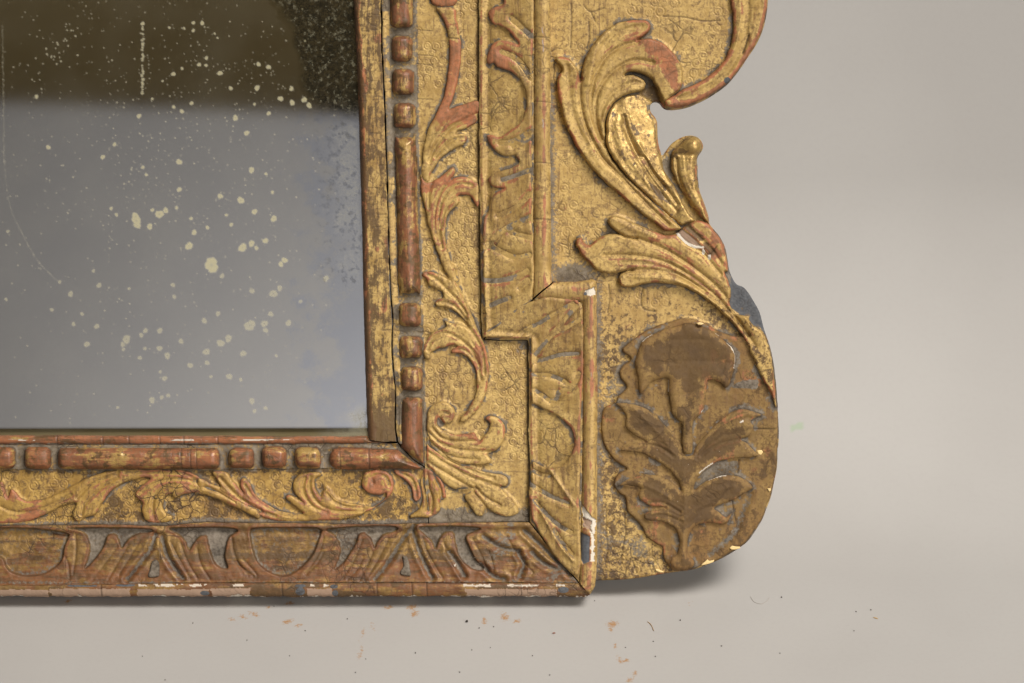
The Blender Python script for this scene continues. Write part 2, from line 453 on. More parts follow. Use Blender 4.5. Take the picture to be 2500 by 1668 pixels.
# ------------------------------------------------------------------ the setting: paper sweep and the studio seen in the glass
def paper_material():
    k = NT('seamless_paper'); v = k.coord()
    big = k.noise(v, 900, 3); fine = k.noise(v, 12, 3)
    col = k.mix(k.step(0.3, 0.7, big), (0.325, 0.307, 0.285), (0.35, 0.332, 0.309))
    col = k.mix(k.math('MULTIPLY', k.step(0.45, 0.7, fine), 0.06), col, (0.25, 0.23, 0.21))
    A = k.attr('wear_a')
    st = k.math('MULTIPLY', k.step(0.35, 0.75, k.math('ADD', A[0], k.math('MULTIPLY', k.math('SUBTRACT', k.noise(v, 7, 4, 0.7), 0.5), 1.6))), k.step(0.0, 0.3, A[0]))
    col = k.mix(k.math('MULTIPLY', st, 0.88), col, (0.30, 0.15, 0.045))
    col = k.mix(A[1], col, (0.20, 0.32, 0.15))
    k.put(k.b.inputs['Base Color'], col); k.b.inputs['Roughness'].default_value = 0.85
    bp = k.n.new('ShaderNodeBump'); bp.inputs['Strength'].default_value = 0.08; bp.inputs['Distance'].default_value = 2 * S
    k.l.new(fine, bp.inputs['Height']); k.l.new(bp.outputs[0], k.b.inputs['Normal'])
    return k.m

YB = M @ L(1250, 1456, BACK)     # contact line of the frame on the paper
def sweep_profile():
    P = []
    for y in np.concatenate([np.linspace(-1.6, -0.16, 12), np.arange(-0.155, 0.03, 0.0016)]):
        P.append((y, 0.0))
    y0, R, amax = 0.03, 0.20, math.radians(72)
    for a in np.linspace(0, amax, 170)[1:]:
        P.append((y0 + R * math.sin(a), R * (1 - math.cos(a))))
    for t in np.linspace(0, 1.2, 30)[1:]:
        P.append((P[len(P) - 1][0] + 0.0414 * math.cos(amax), P[len(P) - 1][1] + 0.0414 * math.sin(amax)))
    return np.array(P)

def to_floor(px, py):            # where a sight line through a drawing point meets the paper floor
    c = cam.matrix_world.translation
    p = M @ L(px, py, 10)
    t = c.z / (c.z - p.z)
    q = c + (p - c) * t
    return q.x, q.y

STAINS = [(592, 1506, 14, 5, -0.35), (620, 1499, 18, 6, -0.4), (565, 1512, 14, 4, -0.3), (702, 1518, 16, 7, 0.3), (728, 1527, 10, 5, 0.2), (707, 1473, 16, 5, 0.1), (655, 1483, 9, 5, -0.3),
          (885, 1540, 5, 16, 0.2), (881, 1580, 4, 26, 0.15), (910, 1530, 5, 13, 0.3), (876, 1605, 4, 12, 0.1), (1006, 1482, 15, 9, 0.2), (1012, 1498, 12, 10, 0.2), (948, 1483, 15, 6, 0.1),
          (1183, 1516, 7, 13, 0.2), (1232, 1507, 12, 13, 0.1), (1262, 1517, 12, 6, 0.1), (1495, 1524, 16, 10, 0.1), (1491, 1537, 7, 8, 0.1), (1503, 1578, 4, 9, 0.1), (1510, 1610, 6, 14, 0.1),
          (1528, 1613, 12, 5, 0.4), (1537, 1660, 10, 7, 0.3), (1551, 1644, 6, 9, 0.2), (1686, 1473, 4, 8, -0.3), (1130, 1456, 8, 5, 0), (165, 1468, 12, 5, 0.3)]
def build_paper():
    prof_ = sweep_profile()
    xs = np.concatenate([np.linspace(-1.5, -0.26, 8), np.arange(-0.255, 0.26, 0.0017), np.linspace(0.27, 1.5, 8)])
    X, J = np.meshgrid(xs, np.arange(len(prof_)))
    Y = prof_[:, 0][J]; Z = prof_[:, 1][J]
    st = np.zeros_like(X); gr = np.zeros_like(X)
    for px, py, a, b, rot in STAINS:
        x0, y0 = to_floor(px, py); x1, y1 = to_floor(px, py + 10)
        sx = S; sy = abs(y1 - y0) / 10
        u = (X - x0) / sx; v = -(Y - y0) / sy
        if not ((np.abs(u) < 60) & (np.abs(v) < 60)).any(): continue
        c, s_ = math.cos(rot), math.sin(rot)
        q = ((u * c - v * s_) / a) ** 2 + ((u * s_ + v * c) / b) ** 2
        st = np.maximum(st, 0.75 * np.exp(-q * 0.8) * (Z < 0.02))
    # small green pencil mark high on the sweep
    ray_o = cam.matrix_world.translation; ray_t = M @ L(1943, 1043, 10)
    dr = (ray_t - ray_o)
    t = np.linspace(1.0, 1.6, 400); py_ = ray_o.y + dr.y * t; pz_ = ray_o.z + dr.z * t; px_ = ray_o.x + dr.x * t
    zi = np.interp(py_, prof_[:, 0], prof_[:, 1]); i = int(np.argmin(np.abs(zi - pz_)))
    gr = 0.4 * (np.abs(X - px_[i]) < 0.0036) * (np.abs(Z - pz_[i] - 0.12 * (X - px_[i])) < 0.0011) * (Y > 0.03)
    nr, nc = X.shape
    co = np.stack([X, Y, Z], -1).reshape(-1, 3)
    idx = np.arange(nr * nc).reshape(nr, nc)
    q = np.stack([idx[:-1, :-1].ravel(), idx[:-1, 1:].ravel(), idx[1:, 1:].ravel(), idx[1:, :-1].ravel()], 1)
    me = bpy.data.meshes.new('paper_sweep')
    me.vertices.add(len(co)); me.vertices.foreach_set('co', co.astype(np.float32).ravel())
    me.loops.add(len(q) * 4); me.loops.foreach_set('vertex_index', q.astype(np.int32).ravel())
    me.polygons.add(len(q)); me.polygons.foreach_set('loop_start', np.arange(len(q), dtype=np.int32) * 4)
    me.polygons.foreach_set('loop_total', np.full(len(q), 4, np.int32)); me.polygons.foreach_set('use_smooth', np.ones(len(q), bool))
    at = me.attributes.new('wear_a', 'FLOAT_COLOR', 'POINT')
    at.data.foreach_set('color', np.stack([st, gr, st * 0, st * 0 + 1], -1).astype(np.float32).ravel())
    me.update(calc_edges=True)
    o = link('paper_sweep', me, paper_material(), None)
    o['kind'] = 'structure'
build_paper()

def board(name, corners, mat):
    me = bpy.data.meshes.new(name)
    me.from_pydata([M @ Vector(c) for c in corners], [], [(0, 1, 2, 3)])
    o = link(name, me, mat, None); o['kind'] = 'structure'
    return o
WZ = -2.9
board('studio_wall', [(-3.0, WZ, -0.6), (2.0, WZ, -0.6), (2.0, WZ, 0.388), (-3.0, WZ, 0.563)], plain('grey_wall_paint', (0.44, 0.435, 0.435), (0.50, 0.495, 0.50), 900))
board('studio_ceiling', [(-3.0, WZ - 0.25, 0.2), (2.0, WZ - 0.25, 0.2), (2.0, WZ + 0.1, 2.4), (-3.0, WZ + 0.1, 2.4)], plain('dark_timber_ceiling', (0.56, 0.44, 0.21), (0.66, 0.52, 0.26), 900))

# ------------------------------------------------------------------ outlines
INNER = T('P', (1170, -60), (1169, 102), (1170, 450), (1175, 733), (1179, 829), (1290, 830), (1291, 1050), (1293, 1110), (1294, 1214), (1293, 1273), (1100, 1277), (930, 1281), (701, 1278), (500, 1275),
          (402, 1284), (201, 1282), (0, 1284), (-60, 1284))
OUTER = T('P', (1303, -60), (1303, 400), (1301, 729), (1421, 739), (1422, 1048), (1419, 1237), (1413, 1421), (1100, 1420), (873, 1420), (500, 1420), (201, 1427), (0, 1427), (-60, 1427))
EDGE = T('P', (1344, -60), (1343, 400), (1346, 668), (1352, 690), (1400, 689), (1448, 682), (1456, 690), (1458, 998), (1456, 1357), (1453, 1430), (1441, 1449), (1100, 1453), (873, 1454), (500, 1454), (287, 1453),
         (0, 1454), (-60, 1454))
IA, OA, EA = np.array(INNER), np.array(OUTER), np.array(EDGE)

def mold_h(X, Y):
    sh = X.shape; x, y = X.ravel(), Y.ravel()
    di = pdist(x, y, IA)[0]; do = pdist(x, y, OA)[0]
    t = di / (di + do + 1e-6)
    h = 9 + 24 * t ** 1.25 - 3.0 * np.exp(-((t - 0.16) / 0.06) ** 2) + 3 * np.exp(-((t - 0.06) / 0.05) ** 2)
    return h.reshape(sh)

# ---- applied leaves on the mouldings ------------------------------------------------------------
up_left = T('F1', (905, -80), (895, 40), (820, 70), (762, 108), (750, 160), (800, 240), (880, 262), (945, 305), (1000, 370), (1038, 438), (1000, 420), (940, 395), (860, 388), (790, 430), (742, 520),
            (735, 600), (760, 622), (800, 605), (830, 640), (900, 668), (980, 702), (1050, 770), (1100, 860), (1117, 980), (1090, 1100), (1040, 1190), (980, 1240), (905, 1290), (850, 1310), (790, 1290), (740, 1292),
            (745, 1340), (790, 1410), (850, 1470), (930, 1502), (1010, 1490)) + T('B2', (1600, 142), (1640, 180), (1600, 212), (1540, 245), (1450, 272), (1385, 290), (1338, 330), (1338, 370), (1370, 410), (1430, 432), (1490, 432),
            (1430, 462), (1380, 502), (1350, 560), (1335, 660), (1300, 720), (1290, 900), (1290, 1200), (1300, 1480)) + T('P', (1186, 812), (1196, 806), (1296, 733), (1298, 500), (1299, 200), (1299, -20))
vup = [T('F1', (975, 185), (1060, 260), (1160, 355)), T('F1', (880, 500), (1000, 555), (1080, 635), (1155, 755)), T('F1', (870, 1372), (980, 1362), (1090, 1305), (1155, 1268)), T('F1', (1000, 1402), (1080, 1370), (1160, 1315)),
       T('B2', (1480, 350), (1600, 312), (1730, 265)), T('B2', (1440, 690), (1560, 640), (1660, 570), (1740, 490)), T('B2', (1300, 1000), (1400, 905), (1490, 830), (1600, 770), (1745, 710)), T('B2', (1560, 855), (1680, 890), (1770, 912)),
       T('B2', (1370, 985), (1480, 1045), (1600, 1090), (1730, 1068)), T('B2', (1320, 1312), (1450, 1312), (1600, 1280), (1710, 1225)), T('B2', (1645, 1385), (1715, 1315)), T('B2', (1370, 1550), (1450, 1512), (1540, 1480))]
leaf('leaf_moulding', up_left, mold_h, 9, 8, vup, 'mouldv', bole=0.04, edgebole=0.6, vein_dust=0.95, vein_w=6.5, vein_d=11, vein_crack=0.45, ribs=0.3,
     extra=lambda f: f.bole.__iadd__(0.75 * np.exp(-((f.X - 1196) / 13) ** 2) * (f.Y < 385) + 0.35 * np.exp(-((f.X - 1235) / 30) ** 2) * (f.Y < 230)))

corner_leaf = T('P', (1187, 824), (1196, 808), (1297, 736), (1416, 744), (1417, 1048), (1414, 1237), (1408, 1404), (1300, 1268), (1299, 1130)) + \
    T('B4', (1100, 552), (1150, 575), (1220, 602), (1285, 592), (1350, 552), (1398, 472), (1412, 375), (1385, 290), (1310, 222), (1230, 170), (1180, 150), (1110, 110)) + T('P', (1297, 975), (1296, 836), (1285, 826))
vco = [T('F2', (200, 372), (300, 265), (395, 170)), T('F2', (430, 485), (540, 405), (660, 345), (780, 272), (970, 165)), T('F2', (600, 665), (700, 545), (800, 432), (900, 312), (1010, 190)), T('F2', (790, 440), (900, 400), (1040, 312)),
       T('F2', (600, 712), (720, 692), (850, 652), (1020, 640)), T('F2', (580, 842), (700, 842), (800, 862), (900, 912), (930, 960), (890, 990)), T('F2', (610, 992), (700, 1050), (755, 1092), (820, 1070), (835, 1010)), T('F2', (950, 980), (1000, 910), (1030, 830)),
       T('B4', (1100, 622), (1160, 652), (1230, 664)), T('B4', (1085, 732), (1170, 782), (1270, 832), (1370, 872)), T('B4', (1110, 852), (1200, 950), (1300, 1040), (1390, 1092)),
       (T('B4', (1225, 610), (1290, 705), (1350, 792), (1410, 882)), 5, -5), (T('B4', (1085, 832), (1160, 935), (1240, 1080), (1310, 1200), (1400, 1302)), 5, -6), T('B4', (1260, 1080), (1330, 1180), (1400, 1260))]
leaf('leaf_moulding', corner_leaf, mold_h, 9, 7, vco, 'mouldv', bole=0.06, edgebole=0.6, vein_dust=0.9, vein_w=6, vein_d=9, vein_crack=0.35, ribs=0.3)

def tongue(*polys): return polys
Ra = T('D1', (600, 905), (690, 930), (740, 980), (765, 1060), (755, 1150), (725, 1245), (790, 1190), (860, 1100), (895, 1030), (910, 975), (950, 955), (990, 970), (1015, 1020), (1035, 1075), (1060, 1040), (1110, 985), (1190, 950), (1270, 945), (1290, 915), (1000, 902))
Rb = T('D1', (1440, 910), (1530, 965), (1580, 1020), (1610, 1092), (1650, 1030), (1700, 975), (1755, 975), (1775, 1050), (1800, 1130), (1850, 1222), (1940, 1242), (1915, 1150), (1925, 1060), (1950, 980), (2020, 925), (1900, 900), (1600, 900))
Rc = T('D2', (1040, 918), (1100, 960), (1150, 1050), (1150, 1130), (1105, 1252), (1180, 1200), (1240, 1110), (1290, 1030), (1310, 960), (1350, 945), (1390, 970), (1420, 1010), (1445, 1072), (1470, 1020), (1520, 960), (1620, 930), (1620, 892), (1300, 890))
Rd = T('B4', (230, 1060), (280, 1120), (330, 1170), (355, 1222), (390, 1140), (430, 1098), (490, 1100), (512, 1200), (540, 1280), (600, 1350), (680, 1388), (725, 1372), (660, 1300), (612, 1200), (592, 1120), (700, 1070), (560, 1052), (400, 1050))
D1r = T('D1', (-200, 930), (200, 905), (555, 945), (572, 1000), (548, 1070), (538, 1150), (500, 1212), (420, 1272), (330, 1302), (220, 1306), (120, 1282), (60, 1232), (10, 1150), (-200, 1120))
D2r = T('D2', (385, 930), (400, 1040), (420, 1120), (460, 1200), (530, 1262), (620, 1300), (700, 1307), (790, 1262), (870, 1190), (930, 1110), (960, 1030), (985, 950), (960, 905), (600, 900), (430, 905))
RECESS = [smooth(r) for r in (Ra, Rb, Rc, Rd, D1r, D2r)]
def low_rail(f):
    n = fbm(f.X, f.Y, 50, 21)
    f.H = mold_h(f.X, f.Y) + (fbm(f.X, f.Y, 22, 4) - 0.5) * 4
    for i, r in enumerate(RECESS):
        d = sdf(f.X, f.Y, r)[0]
        f.H -= 11 * sstep(2.5, -3.5, d)
        ins = sstep(1, -3, d)
        if i < 4:
            f.dust = np.maximum(f.dust, ins * np.clip(0.55 + 0.7 * n, 0, 1))
        else:
            f.dust = np.maximum(f.dust, ins * (0.25 + 0.5 * np.clip(1 + d / 16, 0, 1)) * np.clip(0.4 + n, 0, 1))
            f.brown = np.maximum(f.brown, ins * 0.35)
        f.crack = np.maximum(f.crack, 0.5 * np.exp(-(d / 1.5) ** 2))  # narrow dark line round each recess edge, in the crack mask
        f.bole += 0.4 * np.exp(-((d - 5) / 4) ** 2)
    for g in (T('D1', (1320, 960), (1290, 1060), (1240, 1140), (1170, 1230), (1090, 1335)), T('D1', (1375, 975), (1400, 1070), (1430, 1150), (1490, 1240), (1555, 1325)),
              T('D2', (1775, 885), (1700, 980), (1640, 1060), (1570, 1180), (1450, 1335)), T('D2', (1770, 930), (1810, 1060), (1860, 1180), (1935, 1322)),
              T('B4', (460, 1250), (520, 1330), (575, 1425)), T('B4', (700, 1340), (800, 1430), (880, 1452)), T('B4', (1040, 1090), (1180, 1215), (1300, 1330), (1375, 1405)), T('B4', (720, 1130), (850, 1210), (990, 1240)),
              T('B4', (990, 1260), (1030, 1340), (1000, 1430)), T('B4', (1090, 1250), (1180, 1330), (1290, 1380))):
        f.groove(g, 6.5, 9, crack=0.2, dust=0.85)
        dg = linedist(f.X, f.Y, smooth(g, False, 6)); f.H += 2.5 * np.exp(-((dg - 13) / 6) ** 2)
    for g in (T('D2', (270, 1180), (340, 1250), (420, 1310)), T('D2', (330, 1170), (400, 1240), (450, 1300)), T('D1', (2000, 1180), (2060, 1240), (2120, 1300)), T('D2', (870, 1290), (960, 1200), (1010, 1110)), T('D2', (1220, 1330), (1300, 1250), (1350, 1150)),
              T('D1', (1000, 1060), (900, 1200), (800, 1330)), T('D1', (1090, 1050), (1010, 1190), (930, 1335)), T('D1', (1190, 1010), (1120, 1130), (1020, 1300)), T('D1', (1450, 1020), (1530, 1170), (1620, 1325)), T('D1', (1540, 1030), (1590, 1170), (1690, 1330)), T('D1', (1680, 1080), (1710, 1200), (1790, 1330)),
              T('D2', (230, 980), (250, 1110), (330, 1290)), T('D2', (1010, 980), (970, 1120), (860, 1290)), T('D2', (1340, 1000), (1280, 1150), (1180, 1325)), T('D2', (1430, 1110), (1380, 1220), (1320, 1340)), T('D2', (1560, 1000), (1500, 1120), (1400, 1300)), T('D2', (1850, 980), (1900, 1120), (1990, 1300)),
              T('B4', (250, 1180), (340, 1330), (410, 1440)), T('B4', (420, 1180), (470, 1300), (560, 1440)), T('B4', (900, 1130), (980, 1260), (1100, 1400)), T('B4', (640, 1150), (700, 1260), (760, 1400)), T('D1', (640, 960), (650, 1100), (630, 1290)),
              T('D1', (560, 1150), (590, 1220), (600, 1320)), T('B4', (760, 1240), (790, 1320), (800, 1390))):
        f.groove(g, 3, 3, crack=0.25, dust=0.3)
    # grime along the foot and the sight side of the rail
    f.dust = np.maximum(f.dust, np.exp(-((f.Y - 1421) / 5) ** 2) * 0.6 * np.clip(n * 1.7, 0, 1))
    f.bole += 0.25 * sstep(1330, 1400, f.Y) + 0.2 * sstep(0.5, 0.7, fbm(f.X, f.Y * 3, 90, 8))
    f.brown = np.maximum(f.brown, 0.62 * np.exp(-((f.Y - 1356) / 22) ** 2) * sstep(0.35, 0.55, fbm(f.X, f.Y * 2, 120, 31)))
    f.brown = np.maximum(f.brown, 0.22 + 0.6 * (fbm(f.X * 0.5, f.Y, 36, 32) - 0.4))
    m = sstep(1120, 1250, f.X)
    f.dust = np.maximum(f.dust, m * 0.6 * sstep(0.55, 0.7, fbm(f.X, f.Y, 46, 61)))
    f.gesso = np.maximum(f.gesso, 0.75 * (fbm(f.X, f.Y, 14, 91) > 0.80) * (f.X > 1080))
lowrail = flat('moulding', T('P', (1291, 1275), (1100, 1277), (930, 1281), (701, 1278), (500, 1275), (402, 1284), (201, 1282), (0, 1284), (-60, 1284), (-60, 1427), (0, 1427), (201, 1427), (500, 1420), (873, 1420), (1100, 1420), (1409, 1421)), 0, 'low', 2.0, -40, low_rail)
for pg in (T('D1', (1305, 1180), (1350, 1178), (1365, 1270), (1352, 1312), (1268, 1310), (1285, 1250)), T('D2', (1690, 1140), (1720, 1140), (1750, 1255), (1750, 1302), (1668, 1290), (1690, 1220))):
    leaf('plug', pg, mold_h, 6, 6, (), 'low', bole=-1, edgebole=0, dust=0.95, reg=False)
adopt(lowrail, ('plug',))
UPL = [o for o in MADE if o.name.startswith('leaf_moulding')]

def mould_ground(f):
    f.H = mold_h(f.X, f.Y)
    f.groove(T('P', (1180, 832), (1240, 784), (1303, 733)), 3, 6, crack=0.7)
    gather_dust(f, 1.0, 9, 9)
    punch(f, None, 23, 9, 3, 0.2, 0.35)
    di = pdist(f.X.ravel(), f.Y.ravel(), IA)[0].reshape(f.X.shape)
    f.bole += 0.55 * np.exp(-((di - 6) / 5) ** 2)
    f.crack = np.maximum(f.crack, 0.5 * np.exp(-(di / 2.0) ** 2))
UPL[0].parent = flat('moulding', T('P', (1170, -60), (1169, 102), (1170, 450), (1175, 733), (1178, 827), (1300, 731), (1303, 400), (1303, -60)), 0, 'ground', 2.0, -40, mould_ground)
UPL[1].parent = flat('moulding', T('P', (1182, 829), (1290, 830), (1291, 1050), (1293, 1110), (1294, 1214), (1293, 1273), (1413, 1421), (1419, 1237), (1422, 1048), (1421, 739), (1305, 731)), 0, 'ground', 2.0, -40, mould_ground)

# ---- outer ridge ---------------------------------------------------------------------------------
def ridge(f, bole=0.0, wood=False):
    x, y = f.X.ravel(), f.Y.ravel()
    a = pdist(x, y, OA)[0].reshape(f.X.shape); b = pdist(x, y, EA)[0].reshape(f.X.shape)
    s = a / (a + b + 1e-6)
    f.H = 30 + 17 * np.sqrt(np.maximum(1 - (2 * s - 1) ** 2, 0)) + (fbm(f.X, f.Y, 40, 6) - 0.5) * 2.5
    n = fbm(f.X * 2.5, f.Y, 80, 14)
    f.bole += bole + 0.5 * np.exp(-((s - 0.62) / 0.13) ** 2) * sstep(0.35, 0.6, n) + 0.3 * np.exp(-((s - 0.2) / 0.1) ** 2) * n
    f.gesso = np.maximum(f.gesso, 0.72 * np.exp(-((s - 0.55 - 0.2 * (fbm(f.X, f.Y, 30, 19) - 0.5)) / 0.08) ** 2) * sstep(0.60, 0.66, fbm(f.X * 3, f.Y, 44, 15)) * sstep(0.5, 0.6, vnoise(f.X, f.Y, 150, 2)))
    f.dust = np.maximum(f.dust, 0.5 * np.exp(-(s / 0.05) ** 2))
    for yy in (93, 250, 398, 535, 1050):
        f.groove(T('P', (1296, yy), (1350, yy + 3)), 1.3, 1.5, crack=0.6)
flat('outer_ridge', T('P', (1303, -60), (1303, 400), (1301, 729), (1347, 690), (1346, 668), (1343, 400), (1344, -60)), 0, 'ridge', 1.8, -30, lambda f: ridge(f, 0.1))
def ridge_c(f):
    ridge(f, 0.2)
    for pg, v in ((T('A4', (470, 905), (500, 930), (560, 1010), (600, 1050), (608, 1100), (590, 1180), (560, 1180), (490, 1090), (475, 1000)), 1.0), (T('A4', (480, 1020), (560, 1060), (565, 1170), (480, 1110)), 0.6),
                  (T('A4', (555, 1180), (590, 1190), (590, 1440), (550, 1440)), 0.9), (T('A3', (380, 525), (440, 530), (440, 555), (385, 555)), 0.9), (T('A3', (480, 440), (590, 390), (600, 470), (530, 480)), 0.8)):
        d = sdf(f.X, f.Y, np.array(pg))[0]
        m = d < (fbm(f.X, f.Y, 9, 3) - 0.5) * 8
        f.gesso[m] = v; f.H[m] -= 4; f.bole[m] = -1; f.dust[m] = 0
    d = sdf(f.X, f.Y, np.array(T('A4', (440, 1150), (555, 1200), (550, 1450), (480, 1480), (440, 1400), (445, 1250))))[0]
    f.slate = np.maximum(f.slate, 0.75 * sstep(4, -6, d) * (f.gesso < 0.4))
    f.H -= 5 * sstep(2, -4, d)
    f.slate = np.maximum(f.slate, 0.8 * sstep(8, 2, np.hypot(f.X - 1428, f.Y - 718)))
flat('outer_ridge', T('P', (1305, 731), (1352, 690), (1400, 689), (1448, 682), (1456, 690), (1458, 998), (1456, 1357), (1453, 1430), (1441, 1449), (1413, 1421), (1419, 1237), (1422, 1048), (1421, 739)), 0, 'ridge', 1.8, BACK, ridge_c)

def lip(f):
    s = np.clip((f.Y - 1421) / 33, 0, 1)
    f.H = 30 + 9 * np.sqrt(np.maximum(1 - (2 * s - 1) ** 2, 0)) + (fbm(f.X, f.Y, 24, 6) - 0.5) * 3
    f.bole += 0.2 + 0.6 * (fbm(f.X * 0.5, f.Y, 40, 23) - 0.5)
    f.brown = 0.65 * sstep(0.45, 0.62, fbm(f.X * 0.4, f.Y, 46, 24))
    n = fbm(f.X, f.Y, 9, 71)
    for x0, x1, v, y0 in ((-60, 130, 0.6, 1434), (120, 330, 0.6, 1432), (330, 520, 0.6, 1433), (510, 618, 0.62, 1431), (745, 822, 0.6, 1432), (1130, 1366, 0.6, 1433)):
        m = (f.X > x0 + n * 14) & (f.X < x1 - n * 14) & (f.Y > y0 + n * 5)
        f.gesso[m] = v; f.brown[m] = 0
    for x0, x1 in ((330, 520), (560, 610), (1120, 1390), (750, 812)):
        m = (f.X > x0 + n * 20) & (f.X < x1 - n * 20) & (np.abs(f.Y - 1427) < 1 + n * 5) & (fbm(f.X, f.Y, 26, 73) > 0.50)
        f.gesso[m] = 0.72
    for cx, cy, rx, ry in ((735, 1442, 12, 10), (735, 1428, 14, 4), (817, 1430, 10, 5), (820, 1446, 8, 8), (1375, 1438, 14, 8), (503, 1446, 12, 6), (205, 1428, 40, 3), (310, 1427, 26, 3)):
        d = np.hypot((f.X - cx) / rx, (f.Y - cy) / ry)
        f.slate = np.maximum(f.slate, 0.95 * sstep(1.2, 0.7, d)); f.gesso[d < 0.9] = 0
    rag = (f.Y > 1446 + n * 14) & (fbm(f.X, f.Y * 0.3, 40, 78) > 0.5)
    f.gesso[rag] = 0.74
    f.H[rag] -= 3
    f.crack = np.maximum(f.crack, 0.5 * np.exp(-((f.Y - 1421) / 2.0) ** 2))
    for xx in (921, 1006, 1042, 250, 690):
        f.groove(T('P', (xx, 1420), (xx + 2, 1456)), 1.3, 2, crack=0.7)
rs = np.random.RandomState(4)
lipe = [(x, 1454.5 + rs.uniform(-1.6, 1.6)) for x in range(1430, -60, -11)]
flat('bottom_lip', T('P', (-60, 1427), (0, 1427), (201, 1427), (500, 1420), (873, 1420), (1100, 1420), (1413, 1421), (1441, 1449)) + lipe + [(-60, 1454)], 0, 'low', 1.8, BACK, lip)

# ---- beads ------------------------------------------------------------------------------------------
def bead(name, x0, x1, y0, y1, mat, h=30, cut=None, seed=0, r=17):
    x0 -= 1.5; x1 += 1.5; y0 -= 1; y1 += 1
    rs = np.random.RandomState(seed + 100)
    r = min(r, (x1 - x0) / 2 - 1, (y1 - y0) / 2 - 1)
    c = []
    for cx, cy, a0 in ((x1 - r, y0 + r, -90), (x1 - r, y1 - r, 0), (x0 + r, y1 - r, 90), (x0 + r, y0 + r, 180)):
        for a in range(0, 91, 15):
            t = math.radians(a0 + a)
            c.append((cx + r * math.cos(t) + rs.uniform(-0.5, 0.5), cy + r * math.sin(t) + rs.uniform(-0.5, 0.5)))
    pts = np.array(c) if cut is None else np.array(cut, float)
    half = min(x1 - x0, y1 - y0) / 2
    a_, b_ = pts[:, 0].copy(), pts[:, 1].copy()
    pts[:, 0] += (fbm(a_, b_, 24, 601 + seed) - 0.5) * 7; pts[:, 1] += (fbm(a_, b_, 24, 701 + seed) - 0.5) * 7
    f = F(pts, 1.8)
    if cut is None:
        hz = (x1 - x0) > (y1 - y0) * 1.6 or mat == 'beadh'
        u = np.abs((f.Y - (y0 + y1) / 2) / ((y1 - y0) / 2)) if hz else np.abs((f.X - (x0 + x1) / 2) / ((x1 - x0) / 2))
        across = np.sqrt(np.maximum(1 - np.minimum(u, 1) ** 2.4, 0))
        e = np.minimum(f.X - x0, x1 - f.X) if hz else np.minimum(f.Y - y0, y1 - f.Y)
        shape = (across * (0.35 + 0.65 * prof(e, 20))) * (0.3 + 0.7 * prof(f.dd, 12))
    else:
        shape = prof(f.dd, half * 0.95) ** 1.1
    f.H = -2 + h * shape + (fbm(f.X + seed * 31, f.Y, 18, 3) - 0.5) * 3
    f.bole += (fbm(f.X + seed * 53, f.Y, 60, 9) - 0.5) * 0.9
    f.brown = 0.12 + 0.45 * sstep(0.45, 0.7, fbm(f.X + seed * 17, f.Y, 16, 41))
    f.crack = np.maximum(f.crack, 0.6 * np.exp(-(f.dd / 1.8) ** 2))  # dark rim around the bead, carried by the crack mask
    f.dust = np.maximum(f.dust, 0.5 * np.exp(-(f.dd / 2.5) ** 2))
    for i in range(3 if max(x1 - x0, y1 - y0) > 150 else 0):
        if mat == 'beadh':
            xx = x0 + (x1 - x0) * rs.uniform(0.1, 0.9); f.groove([(xx, y0 - 2), (xx + 2, y1 + 2)], 1.2, 1.5, crack=0.6)
    f.build(name, MG[mat], ROOT, skirt=-8)
    ORN.append(pts)

def bx(c, x0, x1, y0, y1):
    (a, b), (d, e) = T(c, (x0, y0), (x1, y1)); return a, d, b, e
bead('bar_bead', *bx('B1', 398, 618, -260, 260), 'beadv', seed=1)
bead('bead', *bx('B1', 415, 615, 342, 588), 'beadv', seed=2)
bead('bead', *bx('B1', 416, 632, 660, 905), 'beadv', seed=3)
bead('bead', *bx('B1', 432, 645, 988, 1226), 'beadv', seed=4)
a = bx('B1', 440, 655, 1312, 1400)
def tilted(xa0, xa1, ya, xb0, xb1, yb, r=12):
    return [tuple(p) for p in smooth([(xa0 + r, ya), (xa1 - r, ya), (xa1, ya + r), ((xa1 + xb1) / 2, (ya + yb) / 2), (xb1, yb - r), (xb1 - r, yb), (xb0 + r, yb), (xb0, yb - r), ((xa0 + xb0) / 2, (ya + yb) / 2), (xa0, ya + r)])]
bead('bar_bead', 965, 1026, 335, 716, 'beadv', seed=5, cut=tilted(963, 1018, 335, 971, 1027, 716))
bead('bead', *bx('B3', 478, 697, 352, 578), 'beadv', seed=6)
bead('bead', *bx('B3', 484, 715, 668, 878), 'beadv', seed=7)
bead('bead', *bx('B3', 495, 713, 958, 1188), 'beadv', seed=8)
bead('bar_bead', 978, 1035, 970, 1140, 'beadv', seed=9, cut=[(983, 976), (992, 970), (1022, 969), (1032, 975), (1034, 1040), (1036, 1100), (1035, 1136), (1010, 1120), (992, 1104), (978, 1092), (976, 1040), (979, 990)])
bead('bead', *bx('D1', -100, 128, 213, 405), 'beadh', seed=10)
bead('bead', *bx('D1', 212, 432, 213, 407), 'beadh', seed=11)
bead('bar_bead', *bx('D1', 496, 1864, 222, 408), 'beadh', seed=12)
bead('bead', *bx('D2', 204, 416, 218, 398), 'beadh', seed=13)
bead('bead', *bx('D2', 488, 692, 205, 398), 'beadh', seed=14)
bead('bead', *bx('D2', 768, 987, 213, 402), 'beadh', seed=15)
bead('bar_bead', 804, 1030, 1093, 1147, 'beadh', seed=16, cut=[(806, 1105), (814, 1095), (830, 1092), (900, 1093), (972, 1096), (984, 1106), (1004, 1123), (1031, 1141), (1022, 1146), (950, 1146), (880, 1147), (820, 1147), (808, 1138), (803, 1122)])

